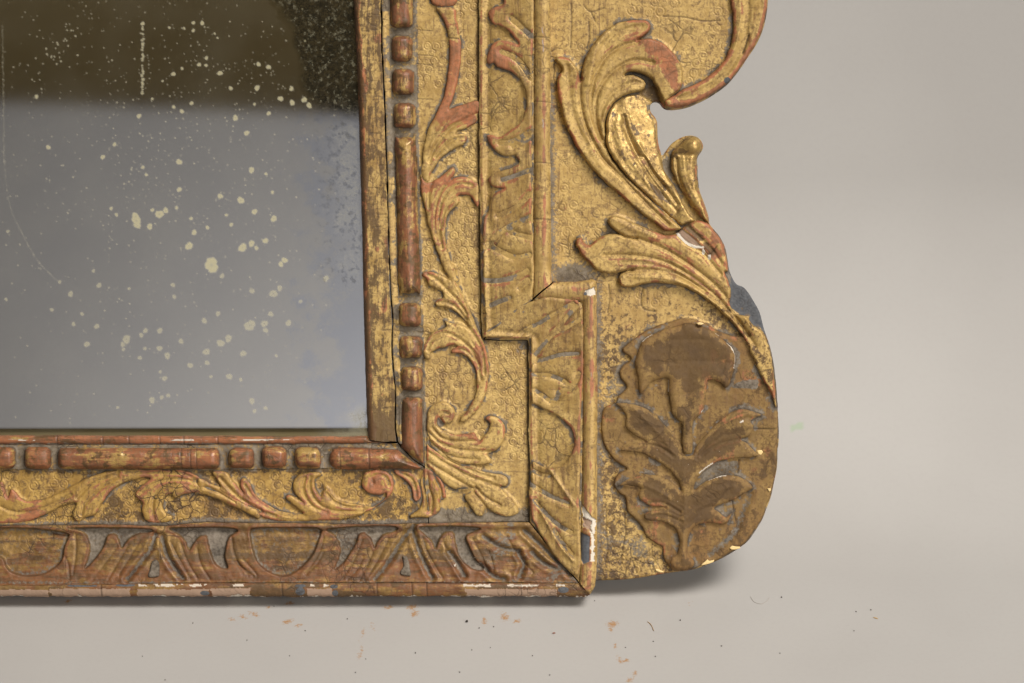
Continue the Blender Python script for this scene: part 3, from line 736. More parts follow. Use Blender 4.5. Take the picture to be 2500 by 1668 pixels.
UPB = [o for o in MADE if o.name.split('.')[0] in ('bead', 'bar_bead')]
CRK = T('P', (931, -60), (932, 0), (934, 128), (938, 204), (943, 332), (947, 452), (950, 580), (952, 656), (956, 733), (960, 778), (958, 841), (961, 905), (966, 944), (967, 1048), (971, 1080))
crk = np.array(CRK)
def chan(f):
    d = pdist(f.X.ravel(), f.Y.ravel(), crk)[0].reshape(f.X.shape)
    f.H = 0 + 9 * np.exp(-(d / 16) ** 4) * (f.Y < 1085)
    n = fbm(f.X, f.Y, 30, 33)
    f.crack = np.maximum(f.crack, 0.8 * np.exp(-(d / 2.5) ** 2) * (f.Y < 1085))
    gather_dust(f, 1.0, 26, 17)
    far = d > 16
    f.dust = np.maximum(f.dust, 0.75 * np.clip(0.4 + n, 0, 1) * far)
    f.slate = np.maximum(f.slate, 0.5 * sstep(0.62, 0.75, fbm(f.X, f.Y, 26, 35)))
    f.bole += 0.1
CH = T('P', (932, -60), (933, 0), (936, 60), (935, 128), (938, 160), (940, 204), (943, 260), (945, 332), (946, 390), (949, 452), (949, 520), (952, 580), (954, 656), (956, 700), (958, 733), (962, 778), (959, 841), (963, 905), (968, 944), (967, 1000), (970, 1048), (973, 1078), (988, 1098), (1010, 1121), (1036, 1139), (1033, 950), (1027, 700), (1020, 380), (1015, 0), (1014, -60))
chr_ = flat('bead_channel', [(x - 1.6, y) if x < 975 else (x, y) for x, y in CH], 0, 'ground', 1.8, -40, chan)
chb_ = flat('bead_channel', T('P', (-60, 1084), (500, 1085), (970, 1083), (985, 1100), (1008, 1123), (1034, 1142), (500, 1147), (-60, 1147)), 0, 'frz', 1.8, -40, chan)

for i, o in enumerate(UPB): o.parent = chr_ if i < 9 else chb_
def sight(f):
    le = np.interp(f.Y, [-60, 0, 128, 230, 383, 452, 580, 750, 956, 1080], [860, 861, 868, 873, 877, 879, 883, 886, 892, 897])
    u = f.X - le
    f.H = -18 + 26 * prof(u, 16) + (fbm(f.X, f.Y, 30, 3) - 0.5) * 2
    n = fbm(f.X * 1.8, f.Y, 60, 51)
    f.bole += 0.75 * np.exp(-((u - 7) / 9) ** 2) + 0.55 * sstep(0.52, 0.75, n)
    f.bole += 0.15
    f.brown = 0.46 + 0.30 * sstep(30, 0, u) + 0.8 * (fbm(f.X * 2.5, f.Y, 22, 52, 5) - 0.5) + 0.6 * sstep(980, 1060, f.Y)
    d = pdist(f.X.ravel(), f.Y.ravel(), crk)[0].reshape(f.X.shape)
    f.slate = np.maximum(f.slate, 0.8 * np.exp(-(d / 5) ** 2) * np.clip(fbm(f.X, f.Y, 40, 53) * 1.6, 0, 1))
    rs = np.random.RandomState(8)
    for i in range(26):
        y = rs.uniform(0, 1060); x = np.interp(y, [0, 1080], [865, 897]) + rs.uniform(6, 60)
        ln = rs.uniform(8, 26)
        f.groove([(x, y), (x + ln, y + rs.uniform(-2, 2))], 1.0, 1.2, crack=0.55)
flat('sight_edge', T('P', (860, -60), (861, 0), (868, 128), (873, 230), (877, 383), (879, 452), (883, 580), (886, 750), (892, 956), (896, 1062), (902, 1074), (935, 1078), (968, 1079), (964, 1048), (963, 944), (958, 905), (955, 841), (957, 778), (953, 733),
     (949, 656), (947, 580), (944, 452), (940, 332), (935, 204), (931, 128), (929, 0), (928, -60)), 0, 'mouldv', 1.8, -40, sight, jit=7)
def sight_b(f):
    f.H = -4 + 12 * prof(f.dd, 10)
    f.bole += 0.3 + 0.7 * (fbm(f.X * 0.4, f.Y, 30, 55) - 0.5); f.brown = 0.35 + 0.5 * (fbm(f.X * 0.4, f.Y, 24, 58) - 0.5)
    f.dust = np.maximum(f.dust, 0.8 * sstep(1078, 1084, f.Y) * np.clip(0.3 + fbm(f.X, f.Y, 40, 56), 0, 1))
    f.gesso = 0.72 * (fbm(f.X * 0.3, f.Y, 22, 57) > 0.66) * (np.abs(f.Y - 1074) < 3)
    for xx in (138, 249, 313, 389, 447, 530, 650):
        f.groove(T('P', (xx, 1062), (xx + 2, 1088)), 1.2, 2, crack=0.6)
flat('sight_edge', T('P', (-60, 1063), (0, 1063), (400, 1065), (896, 1066), (902, 1077), (935, 1081), (969, 1083), (500, 1087), (-60, 1086)), 0, 'beadh', 1.8, -40, sight_b)

# ---- frieze scrolls, upright side --------------------------------------------------------------------
FZ = 0.0
leaf('scroll_bud', T('F1', (190, -120), (200, 0), (245, 48), (330, 68), (405, 60), (450, 20), (470, -120)), FZ, 8.5, 9, (), bole=0.75, reg=True)
def red_stem(f):
    f.bole += 0.55 * sstep(85, 115, f.Y) * sstep(330, 290, f.Y)
    f.groove(T('P', (1092, 92), (1120, 94)), 1.3, 2, crack=0.8)
s1 = T('F1', (262, 72), (300, 150), (340, 230), (366, 340), (380, 450), (376, 560), (370, 660), (350, 780), (330, 900), (290, 1010), (230, 1130), (180, 1230), (150, 1330), (130, 1440), (120, 1560)) + T('B2', (690, 230), (700, 330), (770, 372), (790, 300), (835, 210), (900, 130), (1000, 60), (1100, 12)) + \
    T('F1', (480, 1400), (545, 1342), (545, 1300), (500, 1275), (440, 1288), (455, 1258), (560, 1220), (638, 1165), (642, 1100), (668, 1080), (668, 965), (580, 975), (500, 1000), (440, 1015), (378, 1045), (410, 950), (450, 830), (475, 680), (490, 560), (490, 420), (475, 300), (455, 180), (430, 76))
leaf('leaf_scroll', s1, FZ, 8.5, 9, [T('F1', (640, 1090), (520, 1150), (420, 1200), (330, 1290), (240, 1420), (190, 1540)), T('F1', (530, 1310), (430, 1330), (330, 1400), (250, 1500)), (T('F1', (480, 1060), (380, 1150), (280, 1260), (200, 1400)), 5, -4)], extra=red_stem, bole=0.15)
s2 = T('B2', (690, 232), (700, 320), (760, 372), (830, 350), (900, 300), (968, 237), (1008, 225), (1022, 270), (1000, 312), (985, 338), (1060, 318), (1140, 325), (1205, 362), (1252, 400), (1258, 580), (1236, 612), (1205, 582), (1190, 530), (1150, 496), (1090, 490), (1052, 502), (1062, 560), (1010, 620), (960, 672),
       (936, 750), (930, 850), (938, 960), (960, 1070), (1000, 1170), (1030, 1250), (1060, 1320), (1000, 1340), (950, 1265), (900, 1170), (850, 1040), (800, 900), (760, 760), (730, 620), (702, 500), (690, 400))
leaf('leaf_scroll', s2, FZ, 9, 10, [T('B2', (985, 345), (900, 430), (850, 540), (830, 680), (830, 800), (860, 940)), T('B2', (1180, 400), (1060, 390), (960, 450), (890, 560), (865, 700), (870, 850), (900, 1000)), T('B2', (1050, 515), (970, 570), (910, 680), (890, 800)), T('B2', (800, 380), (770, 480), (770, 620))], bole=0.3, vein_w=4, vein_d=4.5)
s3 = T('B3', (1000, 0), (1030, 90), (1060, 180), (1110, 290), (1160, 400), (1200, 490), (1240, 590), (1280, 690), (1312, 780), (1340, 900), (1347, 1030), (1332, 1160), (1290, 1280), (1240, 1370), (1170, 1440), (1110, 1492), (1075, 1490), (1080, 1440), (1130, 1380), (1190, 1280), (1220, 1200), (1226, 1130), (1222, 1020), (1200, 950), (1160, 890),
       (1110, 852), (1050, 832), (980, 828), (985, 800), (1040, 768), (980, 760), (900, 780), (840, 800), (790, 832), (782, 880), (740, 892), (715, 840), (715, 770), (740, 720), (780, 660), (830, 622), (900, 602), (942, 572), (925, 520), (1000, 548), (1080, 560), (1150, 580), (1090, 490), (1020, 430), (930, 396), (850, 386), (834, 350), (860, 312),
       (910, 300), (900, 245), (830, 212), (770, 182), (742, 118), (702, 90), (712, 60), (760, 52), (830, 62), (900, 82), (955, 112), (935, 50), (930, 0))
leaf('leaf_scroll', s3, FZ, 9.5, 10, [T('B3', (760, 80), (850, 130), (960, 240), (1060, 350), (1130, 460)), T('B3', (860, 350), (950, 350), (1050, 410), (1130, 510)), T('B3', (760, 800), (800, 700), (900, 640), (1000, 660), (1120, 740), (1210, 850), (1260, 960)), T('B3', (1000, 805), (1100, 800), (1190, 870), (1240, 960), (1265, 1080)), T('B3', (1000, 60), (1090, 250), (1180, 460), (1250, 640)), T('B3', (1130, 560), (1230, 700), (1290, 850), (1300, 1020))],
     bole=0.2, vein_w=4, vein_d=4.5)
v1 = T('B4', (288, 230), (295, 175), (330, 125), (385, 97), (440, 102), (490, 140), (507, 190), (492, 240), (445, 266), (400, 256), (372, 222), (364, 262), (390, 300), (450, 332), (520, 347), (590, 342), (650, 330), (672, 372), (690, 392), (722, 360), (762, 310), (772, 260), (735, 232), (760, 205), (820, 215), (872, 260), (892, 330), (870, 410), (820, 470), (750, 500), (782, 540),
       (770, 572), (700, 582), (600, 577), (540, 572), (470, 540), (400, 492), (330, 440), (300, 370), (285, 310))
leaf('volute_leaf', v1, FZ, 9, 10, [T('B4', (330, 300), (400, 372), (500, 402), (600, 400), (680, 400)), T('B4', (300, 330), (400, 420), (520, 460), (680, 480), (780, 480)), T('B4', (320, 410), (420, 490), (540, 530), (680, 540)), T('B4', (400, 255), (385, 215), (410, 182), (450, 190))], bole=0.12, vein_w=4, vein_d=5)
v2 = T('B4', (292, 375), (300, 430), (360, 470), (420, 520), (540, 572), (640, 602), (760, 642), (880, 662), (912, 700), (900, 742), (850, 755), (930, 832), (982, 900), (987, 952), (930, 977), (860, 972), (790, 942), (738, 905), (728, 945), (715, 972), (680, 972), (640, 932), (600, 872), (578, 822), (630, 760), (560, 778), (480, 755), (400, 702), (330, 622), (290, 582), (286, 480))
def lump(f):
    d = np.hypot((f.X - T('B4', (570, 780))[0][0]) / 22, (f.Y - T('B4', (570, 780))[0][1]) / 10)
    f.dust = np.maximum(f.dust, 0.8 * sstep(1.3, 0.6, d)); f.H -= 5 * sstep(1.2, 0.5, d)
leaf('fan_leaf', v2, FZ, 9, 11, [T('B4', (300, 480), (420, 562), (600, 662), (760, 722), (840, 752)), T('B4', (300, 560), (450, 652), (600, 742), (650, 770)), T('B4', (660, 752), (730, 822), (850, 892)), T('B4', (640, 785), (700, 855), (735, 900)), T('B4', (300, 420), (450, 530), (620, 620), (800, 680))], bole=0.05, extra=lump, vein_w=4, vein_d=5)

UPF = [o for o in MADE if o.name.split('.')[0] in ('scroll_bud', 'leaf_scroll', 'volute_leaf', 'fan_leaf')]
for o in UPF: MADE.remove(o)
# ---- frieze scrolls, bottom side ---------------------------------------------------------------------
t1 = T('D1', (-160, 640), (-60, 560), (15, 500), (35, 560), (60, 640), (85, 575), (125, 592), (172, 648), (240, 672), (340, 662), (450, 632), (560, 572), (640, 528), (760, 470), (880, 430), (1050, 408), (1400, 403), (1550, 410), (1650, 448), (1760, 508), (1880, 560), (1990, 640), (2100, 705), (2200, 760), (2200, 830), (2091, 772), (2000, 732), (1900, 682),
       (1800, 632), (1700, 606), (1580, 612), (1480, 650), (1455, 615), (1405, 640), (1382, 720), (1420, 782), (1466, 802), (1450, 842), (1380, 862), (1290, 862), (1230, 832), (1200, 762), (1212, 695), (1180, 665), (1150, 622), (1185, 560), (1275, 482), (1200, 480), (1070, 512), (965, 572), (900, 645), (850, 722), (805, 790), (715, 822), (682, 852), (630, 842), (613, 782), (645, 690),
       (520, 722), (400, 782), (280, 832), (150, 862), (0, 866), (-160, 850))
leaf('leaf_scroll', t1, FZ, 8.5, 11, [T('D1', (0, 720), (80, 755), (180, 772), (320, 750), (460, 690), (600, 620)), T('D1', (690, 790), (720, 700), (790, 620), (880, 540), (1000, 470)), T('D1', (650, 650), (740, 560), (860, 490), (1000, 440)), T('D1', (1310, 830), (1295, 740), (1310, 640), (1370, 570), (1480, 530)), T('D1', (1180, 620), (1300, 530), (1450, 490), (1620, 500), (1800, 580), (1990, 690)), T('D1', (1060, 430), (1300, 430), (1550, 440), (1750, 540))],
     mat='frz', bole=0.2, vein_w=4.5, vein_d=4.5)
t2 = T('D2', (-60, 480), (0, 500), (130, 560), (95, 490), (68, 425), (185, 428), (240, 500), (330, 610), (300, 545), (308, 492), (345, 480), (382, 522), (402, 582), (452, 652), (545, 712), (650, 762), (830, 782), (760, 722), (688, 652), (710, 620), (780, 652), (840, 690), (800, 650), (755, 600), (748, 552), (756, 500), (792, 460), (860, 430), (972, 430), (990, 452), (942, 482), (932, 542),
       (960, 602), (985, 640), (1000, 592), (1030, 562), (1062, 602), (1120, 662), (1200, 692), (1290, 702), (1400, 720), (1490, 690), (1548, 640), (1545, 610), (1480, 622), (1400, 612), (1342, 562), (1330, 510), (1342, 462), (1382, 420), (1450, 404), (1540, 420), (1592, 470), (1606, 545), (1585, 622), (1500, 692), (1400, 752), (1282, 812), (1150, 836), (950, 842), (780, 852), (640, 850), (520, 822), (400, 772), (250, 722), (120, 662), (0, 622), (-60, 605))
leaf('leaf_scroll', t2, FZ, 9, 11, [T('D2', (0, 560), (120, 600), (260, 680), (420, 750), (600, 800)), T('D2', (130, 480), (230, 590), (340, 680), (480, 760)), T('D2', (340, 540), (420, 650), (520, 720), (660, 780), (850, 800)), T('D2', (850, 480), (830, 560), (860, 650), (930, 730), (1040, 770)), T('D2', (900, 470), (890, 560), (930, 650), (1000, 720), (1120, 760), (1280, 760), (1420, 720)), T('D2', (1040, 610), (1100, 680), (1200, 720), (1330, 725), (1450, 710)), T('D2', (1430, 520), (1425, 475), (1470, 450), (1540, 470), (1570, 540))],
     mat='frz', bole=0.22, vein_w=4.5, vein_d=5, extra=lambda f: f.bole.__iadd__(0.5 * np.exp(-(np.hypot(f.X - 915, f.Y - 1188) / 22) ** 4)))
leaf('leaf_spray', T('B4', (40, 618), (150, 638), (215, 700), (240, 780), (238, 832), (212, 862), (186, 842), (172, 762), (112, 692), (45, 652)), FZ, 8, 9, [T('B4', (80, 640), (170, 690), (205, 780), (210, 840))], mat='frz', bole=0.35)
leaf('leaf_spray', T('B4', (270, 608), (350, 640), (420, 738), (432, 832), (392, 852), (384, 930), (312, 986), (220, 982), (158, 992), (160, 970), (235, 905), (252, 822), (238, 722), (255, 640)), FZ, 8, 9, [T('B4', (290, 640), (300, 760), (330, 850), (320, 950)), T('B4', (340, 660), (390, 760), (400, 840)), T('B4', (262, 690), (285, 800), (290, 930))], mat='frz', bole=0.25,
     extra=lambda f: f.groove(T('B4', (268, 600), (265, 720), (290, 830), (300, 930)), 1.8, 4, crack=0.9))

# ---- frieze grounds ---------------------------------------------------------------------------------
def frz_up(f):
    f.H = FZ - 2.0 * np.ones_like(f.X)
    di = pdist(f.X.ravel(), f.Y.ravel(), IA)[0].reshape(f.X.shape)
    gather_dust(f, 0.9, 9, 5)
    n = fbm(f.X, f.Y, 70, 45)
    punch(f, lambda x, y: vnoise(np.array(x), np.array(y), 70, 12) > 0.42, 21, 9.0, 5, 0.12, 0.55, 2.6)
    f.crack = np.maximum(f.crack, 0.65 * np.exp(-(di / 3.5) ** 2) * np.clip(0.3 + n, 0, 1))
    f.dust = np.maximum(f.dust, 0.7 * np.exp(-(di / 5) ** 2) * (f.X > 1200))
    f.dust = np.maximum(f.dust, 0.8 * np.exp(-(np.hypot(f.X - 1285, f.Y - 838) / 28) ** 2))
    f.dust = np.maximum(f.dust, sstep(1225, 1262, f.Y + 26 * (n - 0.5)) * 0.95)
    f.H += 4 * sstep(1245, 1275, f.Y)
    f.dust = np.maximum(f.dust, 0.75 * np.exp(-((f.X - np.interp(f.Y, [0, 380, 700, 950, 1140], [1016, 1020, 1028, 1035, 1039])) / 5) ** 2) * np.clip(n * 1.6, 0, 1))
    for yy in (72, 133, 155, 240, 345):
        f.groove(T('P', (1018, yy), (1056, yy + 2)), 1.1, 1.2, crack=0.55)
fzu = flat('frieze', T('P', (1014, -60), (1015, 0), (1020, 380), (1027, 700), (1033, 950), (1037, 1140), (1035, 1180), (1045, 1235), (1047, 1279), (1293, 1273), (1294, 1214), (1293, 1110), (1291, 1050), (1290, 831), (1180, 831), (1175, 733), (1170, 450), (1169, 102), (1170, -60)), 0, 'ground', 1.6, -40, frz_up)
def frz_lo(f):
    f.H = FZ - 2.0 * np.ones_like(f.X)
    gather_dust(f, 0.75, 10, 6)
    n = fbm(f.X, f.Y, 60, 46)
    punch(f, None, 24, 10.5, 9, 0.2, 0.5, 2.2)
    di = pdist(f.X.ravel(), f.Y.ravel(), IA)[0].reshape(f.X.shape)
    f.dust = np.maximum(f.dust, 1.0 * np.exp(-(di / 12) ** 2) * np.clip(0.35 + n, 0, 1))
    f.H += 5 * np.exp(-(di / 10) ** 2)
    f.crack = np.maximum(f.crack, 0.6 * np.exp(-((di - 1) / 2) ** 2))
    f.brown = np.maximum(0.6 * sstep(0.45, 0.65, n), 0.6 * sstep(1165, 1150, f.Y))
    f.dust = np.maximum(f.dust, 0.4 * sstep(1160, 1148, f.Y))
fzl = flat('frieze', T('P', (1034, 1143), (500, 1147), (-60, 1147), (-60, 1284), (0, 1284), (201, 1282), (402, 1284), (500, 1275), (701, 1278), (930, 1281), (1045, 1279), (1043, 1235), (1033, 1180)), 0, 'frz', 1.6, -40, frz_lo)

for o in UPF: o.parent = fzu
adopt(fzl, ('leaf_scroll', 'leaf_spray'))
# ---- the ear: panel outline ------------------------------------------------------------------------------
OUT = T('A1', (2262, -220), (2255, 0), (2240, 150), (2200, 300), (2140, 430), (2060, 550), (1980, 670), (1880, 790), (1760, 880), (1640, 950), (1500, 1010), (1380, 1035), (1290, 1033), (1247, 1005), (1225, 975), (1190, 962), (1155, 968), (1130, 1000), (1125, 1040), (1140, 1080), (1170, 1112), (1190, 1150), (1196, 1190), (1198, 1280), (1206, 1370), (1225, 1440), (1242, 1490)) + \
    T('A2', (1280, 265), (1330, 200), (1400, 150), (1460, 125), (1520, 118), (1580, 135), (1620, 175), (1635, 225), (1620, 270), (1590, 310), (1575, 360), (1582, 410), (1582, 480), (1590, 570), (1605, 660), (1640, 750), (1670, 840), (1688, 900), (1692, 950), (1702, 975), (1740, 1020), (1790, 1080), (1830, 1150), (1855, 1220), (1868, 1300), (1885, 1400), (1920, 1490), (1960, 1545)) + \
    T('A3', (2020, 395), (2070, 450), (2120, 530), (2170, 620), (2195, 700), (2212, 770), (2240, 860), (2265, 930), (2290, 1020), (2310, 1120), (2325, 1240), (2340, 1400), (2347, 1560)) + T('E1', (1868, 1250), (1862, 1400)) + \
    T('E2', (1855, 60), (1853, 180), (1845, 280), (1820, 400), (1790, 540), (1740, 680), (1690, 800), (1600, 940), (1550, 1005), (1480, 1060), (1380, 1125), (1270, 1185), (1160, 1230), (1040, 1275), (950, 1295), (830, 1310), (700, 1330), (550, 1355), (430, 1375), (280, 1388), (100, 1395))
outl = smooth(OUT, False, 4)
PANEL = np.concatenate([outl, np.array([(1440, 1419), (1440, 700), (1332, 690), (1332, -56)])])

def inset(pl, k):                       # pull an outline point in from the panel's edge
    c = np.array(pl); return [tuple(p) for p in c]

# leaves applied on the ear
rim = T('A1', (1890, -220), (1892, 0), (1916, 150), (1916, 300), (1892, 430), (1842, 560), (1762, 660), (1662, 740), (1562, 800), (1462, 842), (1410, 872), (1330, 922), (1255, 962), (1262, 1000), (1295, 1024), (1380, 1026), (1498, 1001), (1636, 941), (1754, 872), (1872, 782), (1971, 664), (2051, 545), (2131, 426), (2190, 298), (2230, 148), (2246, 0), (2252, -220))
leaf('rim_scroll', rim, 0, 15, 12, [(T('A1', (2075, -200), (2065, 0), (2055, 200), (2010, 420), (1950, 560), (1850, 700), (1720, 800), (1560, 880), (1400, 940)), 9, 6), (T('A1', (1975, -200), (1978, 0), (1985, 200), (1950, 400), (1890, 540), (1780, 680)), 6, -3)], bole=0.12, vein_dust=0.0,
     extra=lambda f: (f.groove(T('A1', (2065, 340), (2040, 430), (2010, 510)), 3, 7, crack=0.95), f.slate.__iadd__(0.95 * np.exp(-(np.hypot(f.X - 1776, f.Y - 197) / 9) ** 4)), f.bole.__iadd__(0.55 * np.exp(-((f.dd - 4) / 6) ** 2) * (f.X > 1700))))
big = T('A1', (212, 575), (232, 548), (300, 543), (352, 562), (402, 622), (440, 692), (458, 770), (472, 690), (490, 600), (522, 520), (582, 420), (682, 310), (782, 240), (900, 200), (1000, 190), (1082, 200), (1122, 226), (1132, 266), (1110, 312), (1060, 352), (1005, 378), (1100, 370), (1182, 386), (1272, 430), (1352, 512), (1410, 602), (1432, 682), (1436, 782), (1410, 862), (1350, 905), (1290, 962), (1248, 968),
        (1215, 900), (1172, 802), (1122, 742), (1060, 702), (980, 686), (912, 694), (880, 725), (960, 716), (1022, 742), (1062, 772), (1086, 805), (1070, 852), (1020, 882), (940, 892), (860, 922), (790, 972), (740, 1042), (710, 1112), (696, 1200), (700, 1300), (722, 1392)) + \
    T('A2', (745, 320), (832, 440), (952, 572), (1082, 695), (1202, 812), (1302, 902), (1402, 985), (1425, 1012), (1370, 1032), (1272, 1032), (1170, 962), (1060, 882), (950, 792), (830, 682), (720, 592), (620, 492), (540, 400)) + T('A1', (500, 1530), (430, 1420), (350, 1270), (290, 1120), (255, 980), (235, 860), (240, 742), (278, 682), (272, 640))
def bigx(f):
    d = sdf(f.X, f.Y, smooth(T('A1', (1130, 400), (1200, 395), (1300, 470), (1400, 620), (1420, 800), (1380, 880), (1300, 860), (1240, 740), (1180, 640), (1120, 560), (1050, 500))))[0]
    f.bole += 0.75 * sstep(10, -18, d)
    d = sdf(f.X, f.Y, smooth(T('A1', (900, 640), (1000, 590), (1120, 600), (1200, 660), (1150, 690), (1000, 670))))[0]
    f.bole += 0.4 * sstep(6, -8, d)
    f.H += 6 * np.exp(-(linedist(f.X, f.Y, smooth(T('A1', (700, 330), (600, 480), (560, 650), (540, 800)), False)) / 10) ** 2)
leaf('acanthus_leaf', big, 0, 22, 8, [(T('A1', (458, 780), (452, 900), (470, 1050), (520, 1230), (600, 1400), (700, 1550)) + T('A2', (850, 520), (1000, 680), (1150, 830), (1300, 970)), 5.5, 8), (T('A1', (1000, 402), (850, 442), (720, 532), (635, 650), (585, 780), (562, 900), (565, 1050), (600, 1200), (650, 1330)), 5.5, 8),
      (T('A1', (1150, 602), (1000, 577), (880, 612), (760, 692), (672, 802), (622, 902), (602, 1002), (612, 1150), (652, 1300), (705, 1400)), 5.5, 8), (T('A1', (1060, 800), (960, 790), (860, 830), (760, 900), (690, 1000), (650, 1120)), 6, 6), (T('A1', (1040, 250), (900, 280), (780, 330), (680, 430)), 10, 5), (T('A1', (330, 640), (350, 800), (370, 1000), (430, 1200), (520, 1400)), 13, 6)],
     bole=0.0, vein_dust=0.0, extra=bigx)
shin = T('A1', (862, 924), (940, 897), (1022, 888), (1090, 922), (1128, 968), (1120, 1040), (1132, 1090), (1160, 1120), (1182, 1155), (1188, 1190), (1190, 1280), (1198, 1370), (1216, 1440), (1236, 1500)) + T('A2', (1262, 450), (1318, 545), (1358, 602), (1400, 682), (1450, 782), (1505, 872), (1560, 935), (1500, 960), (1430, 990), (1400, 975), (1300, 890), (1200, 800), (1082, 682), (952, 562), (835, 430), (752, 312), (706, 200), (700, 80)) + T('A1', (702, 1200), (716, 1112), (745, 1045), (795, 975))
def shinx(f):
    # hollowed beside the stem, tilted right and up to catch the key light's highlight
    dl = linedist(f.X, f.Y, smooth(T('A1', (760, 1010), (705, 1150), (700, 1300), (722, 1392)) + T('A2', (745, 320), (832, 440), (952, 572), (1082, 695), (1302, 902)), False), 200)
    f.H += -6 * np.exp(-((dl - 12) / 14) ** 2) + 4 - 0.24 * np.clip(f.X - 1545, -60, 70) + 0.13 * np.clip(f.Y - 350, -120, 60)
    d = sdf(f.X, f.Y, smooth(T('A2', (1090, 540), (1200, 620), (1300, 720), (1330, 790), (1230, 740), (1150, 650))))[0]
    f.brown = np.maximum(f.brown, 0.8 * sstep(4, -6, d))
    f.brown = np.maximum(f.brown, 0.75 * sstep(0.66, 0.74, fbm(f.X, f.Y, 22, 99)))
leaf('acanthus_leaf', shin, 0, 19, 9, [(T('A1', (870, 1110), (905, 1250), (965, 1400), (1020, 1500)) + T('A2', (1065, 330), (1165, 500), (1285, 640), (1385, 780)), 6, 7), (T('A2', (860, 20), (920, 180), (1000, 340), (1110, 500), (1240, 680), (1380, 840)), 6, 6), (T('A2', (1010, 200), (1090, 330), (1190, 480), (1300, 600)), 5, -4), (T('A2', (880, 120), (950, 280), (1050, 440)), 5, -4)],
     mat='shine', bole=-0.05, edgebole=0.35, vein_dust=0.1, extra=shinx)
knob = T('A2', (1325, 330), (1342, 270), (1400, 215), (1442, 162), (1500, 132), (1560, 134), (1612, 172), (1626, 225), (1612, 272), (1582, 310), (1568, 360), (1574, 420), (1575, 500), (1584, 580), (1598, 660), (1632, 750), (1662, 840), (1680, 920), (1684, 958), (1650, 940), (1590, 882), (1520, 802), (1450, 692), (1400, 602), (1360, 522), (1325, 430))
def knobx(f):
    f.brown = np.maximum(f.brown, 0.8 * sstep(0.60, 0.68, fbm(f.X, f.Y * 1.6, 26, 98)) * (f.Y < 450))
    f.H += 9 * np.exp(-(np.hypot(f.X - 1690, f.Y - 358) / 18) ** 2)
leaf('acanthus_leaf', knob, 0, 25, 18, [(T('A2', (1372, 340), (1385, 480), (1420, 600), (1480, 730), (1570, 850)), 5, 8), (T('A2', (1340, 292), (1450, 312), (1590, 300)), 5, 4)], mat='shine', bole=-0.05, edgebole=0.4, vein_dust=0.0, extra=knobx)
low = T('A2', (718, 950), (735, 910), (780, 888), (860, 903), (960, 950), (1080, 1000), (1180, 1042), (1272, 1078), (1372, 1058), (1430, 1008), (1490, 965), (1560, 935), (1640, 945), (1686, 966), (1735, 1032), (1782, 1090), (1822, 1160), (1850, 1260), (1864, 1350), (1866, 1420)) + \
    T('A3', (1838, 250), (1868, 330), (1898, 430), (1898, 490), (1888, 550), (1930, 640), (2000, 666), (2060, 682), (2080, 722), (2110, 762), (2180, 800), (2226, 862), (2276, 1020), (2298, 1150), (2312, 1290), (2324, 1420), (2332, 1545), (2318, 1548), (2284, 1430), (2232, 1340), (2190, 1270), (2140, 1165), (2090, 1052), (2040, 932), (1980, 832), (1900, 732), (1800, 632), (1680, 532), (1560, 447), (1430, 387), (1300, 367), (1180, 357), (1080, 367), (1000, 387), (930, 400), (860, 392), (826, 362), (820, 312), (840, 272), (900, 242),
    (950, 228), (880, 244), (780, 266), (700, 262), (620, 240), (540, 170), (470, 90), (430, 20)) + T('A2', (418, 1200), (411, 1140), (430, 1100), (470, 1100), (490, 1142), (540, 1172), (592, 1132), (652, 1092), (720, 1066), (800, 1064), (900, 1092), (990, 1104), (880, 1088), (800, 1040), (745, 990))
def lowx(f):
    d = sdf(f.X, f.Y, np.array(T('A2', (1365, 1030), (1425, 1012), (1500, 1072), (1560, 1122), (1620, 1190), (1560, 1187), (1480, 1152), (1415, 1092))))[0]
    f.gesso[d < 0] = 0.6
    db = linedist(f.X, f.Y, smooth(T('A2', (1372, 1040), (1412, 1095), (1478, 1155), (1558, 1190), (1625, 1192)), False))
    f.gesso[db < 3.2] = 1.0
    for c in (T('A2', (1632, 1235))[0], T('A2', (1690, 1285))[0]):
        f.gesso[np.hypot(f.X - c[0], (f.Y - c[1]) * 0.6) < 4.5] = 0.95
    f.H -= 4 * sstep(2, -2, d)
    f.brown = np.maximum(f.brown, 0.75 * np.exp(-(linedist(f.X, f.Y, smooth(T('A2', (1480, 1000), (1600, 1110), (1710, 1230)), False)) / 10) ** 2))
    f.brown = np.maximum(f.brown, 0.4 * sstep(700, 780, f.Y + 0.2 * (f.X - 1700)))
    f.bole += 0.3 * sstep(1560, 1640, f.X) * sstep(700, 600, f.Y)
    f.groove(T('A2', (1270, 1032), (1370, 1030), (1430, 1008), (1490, 965)), 1.5, 3, crack=0.7)
    f.groove(T('A2', (1640, 1210), (1690, 1262), (1760, 1180)), 1.4, 3, crack=0.8)
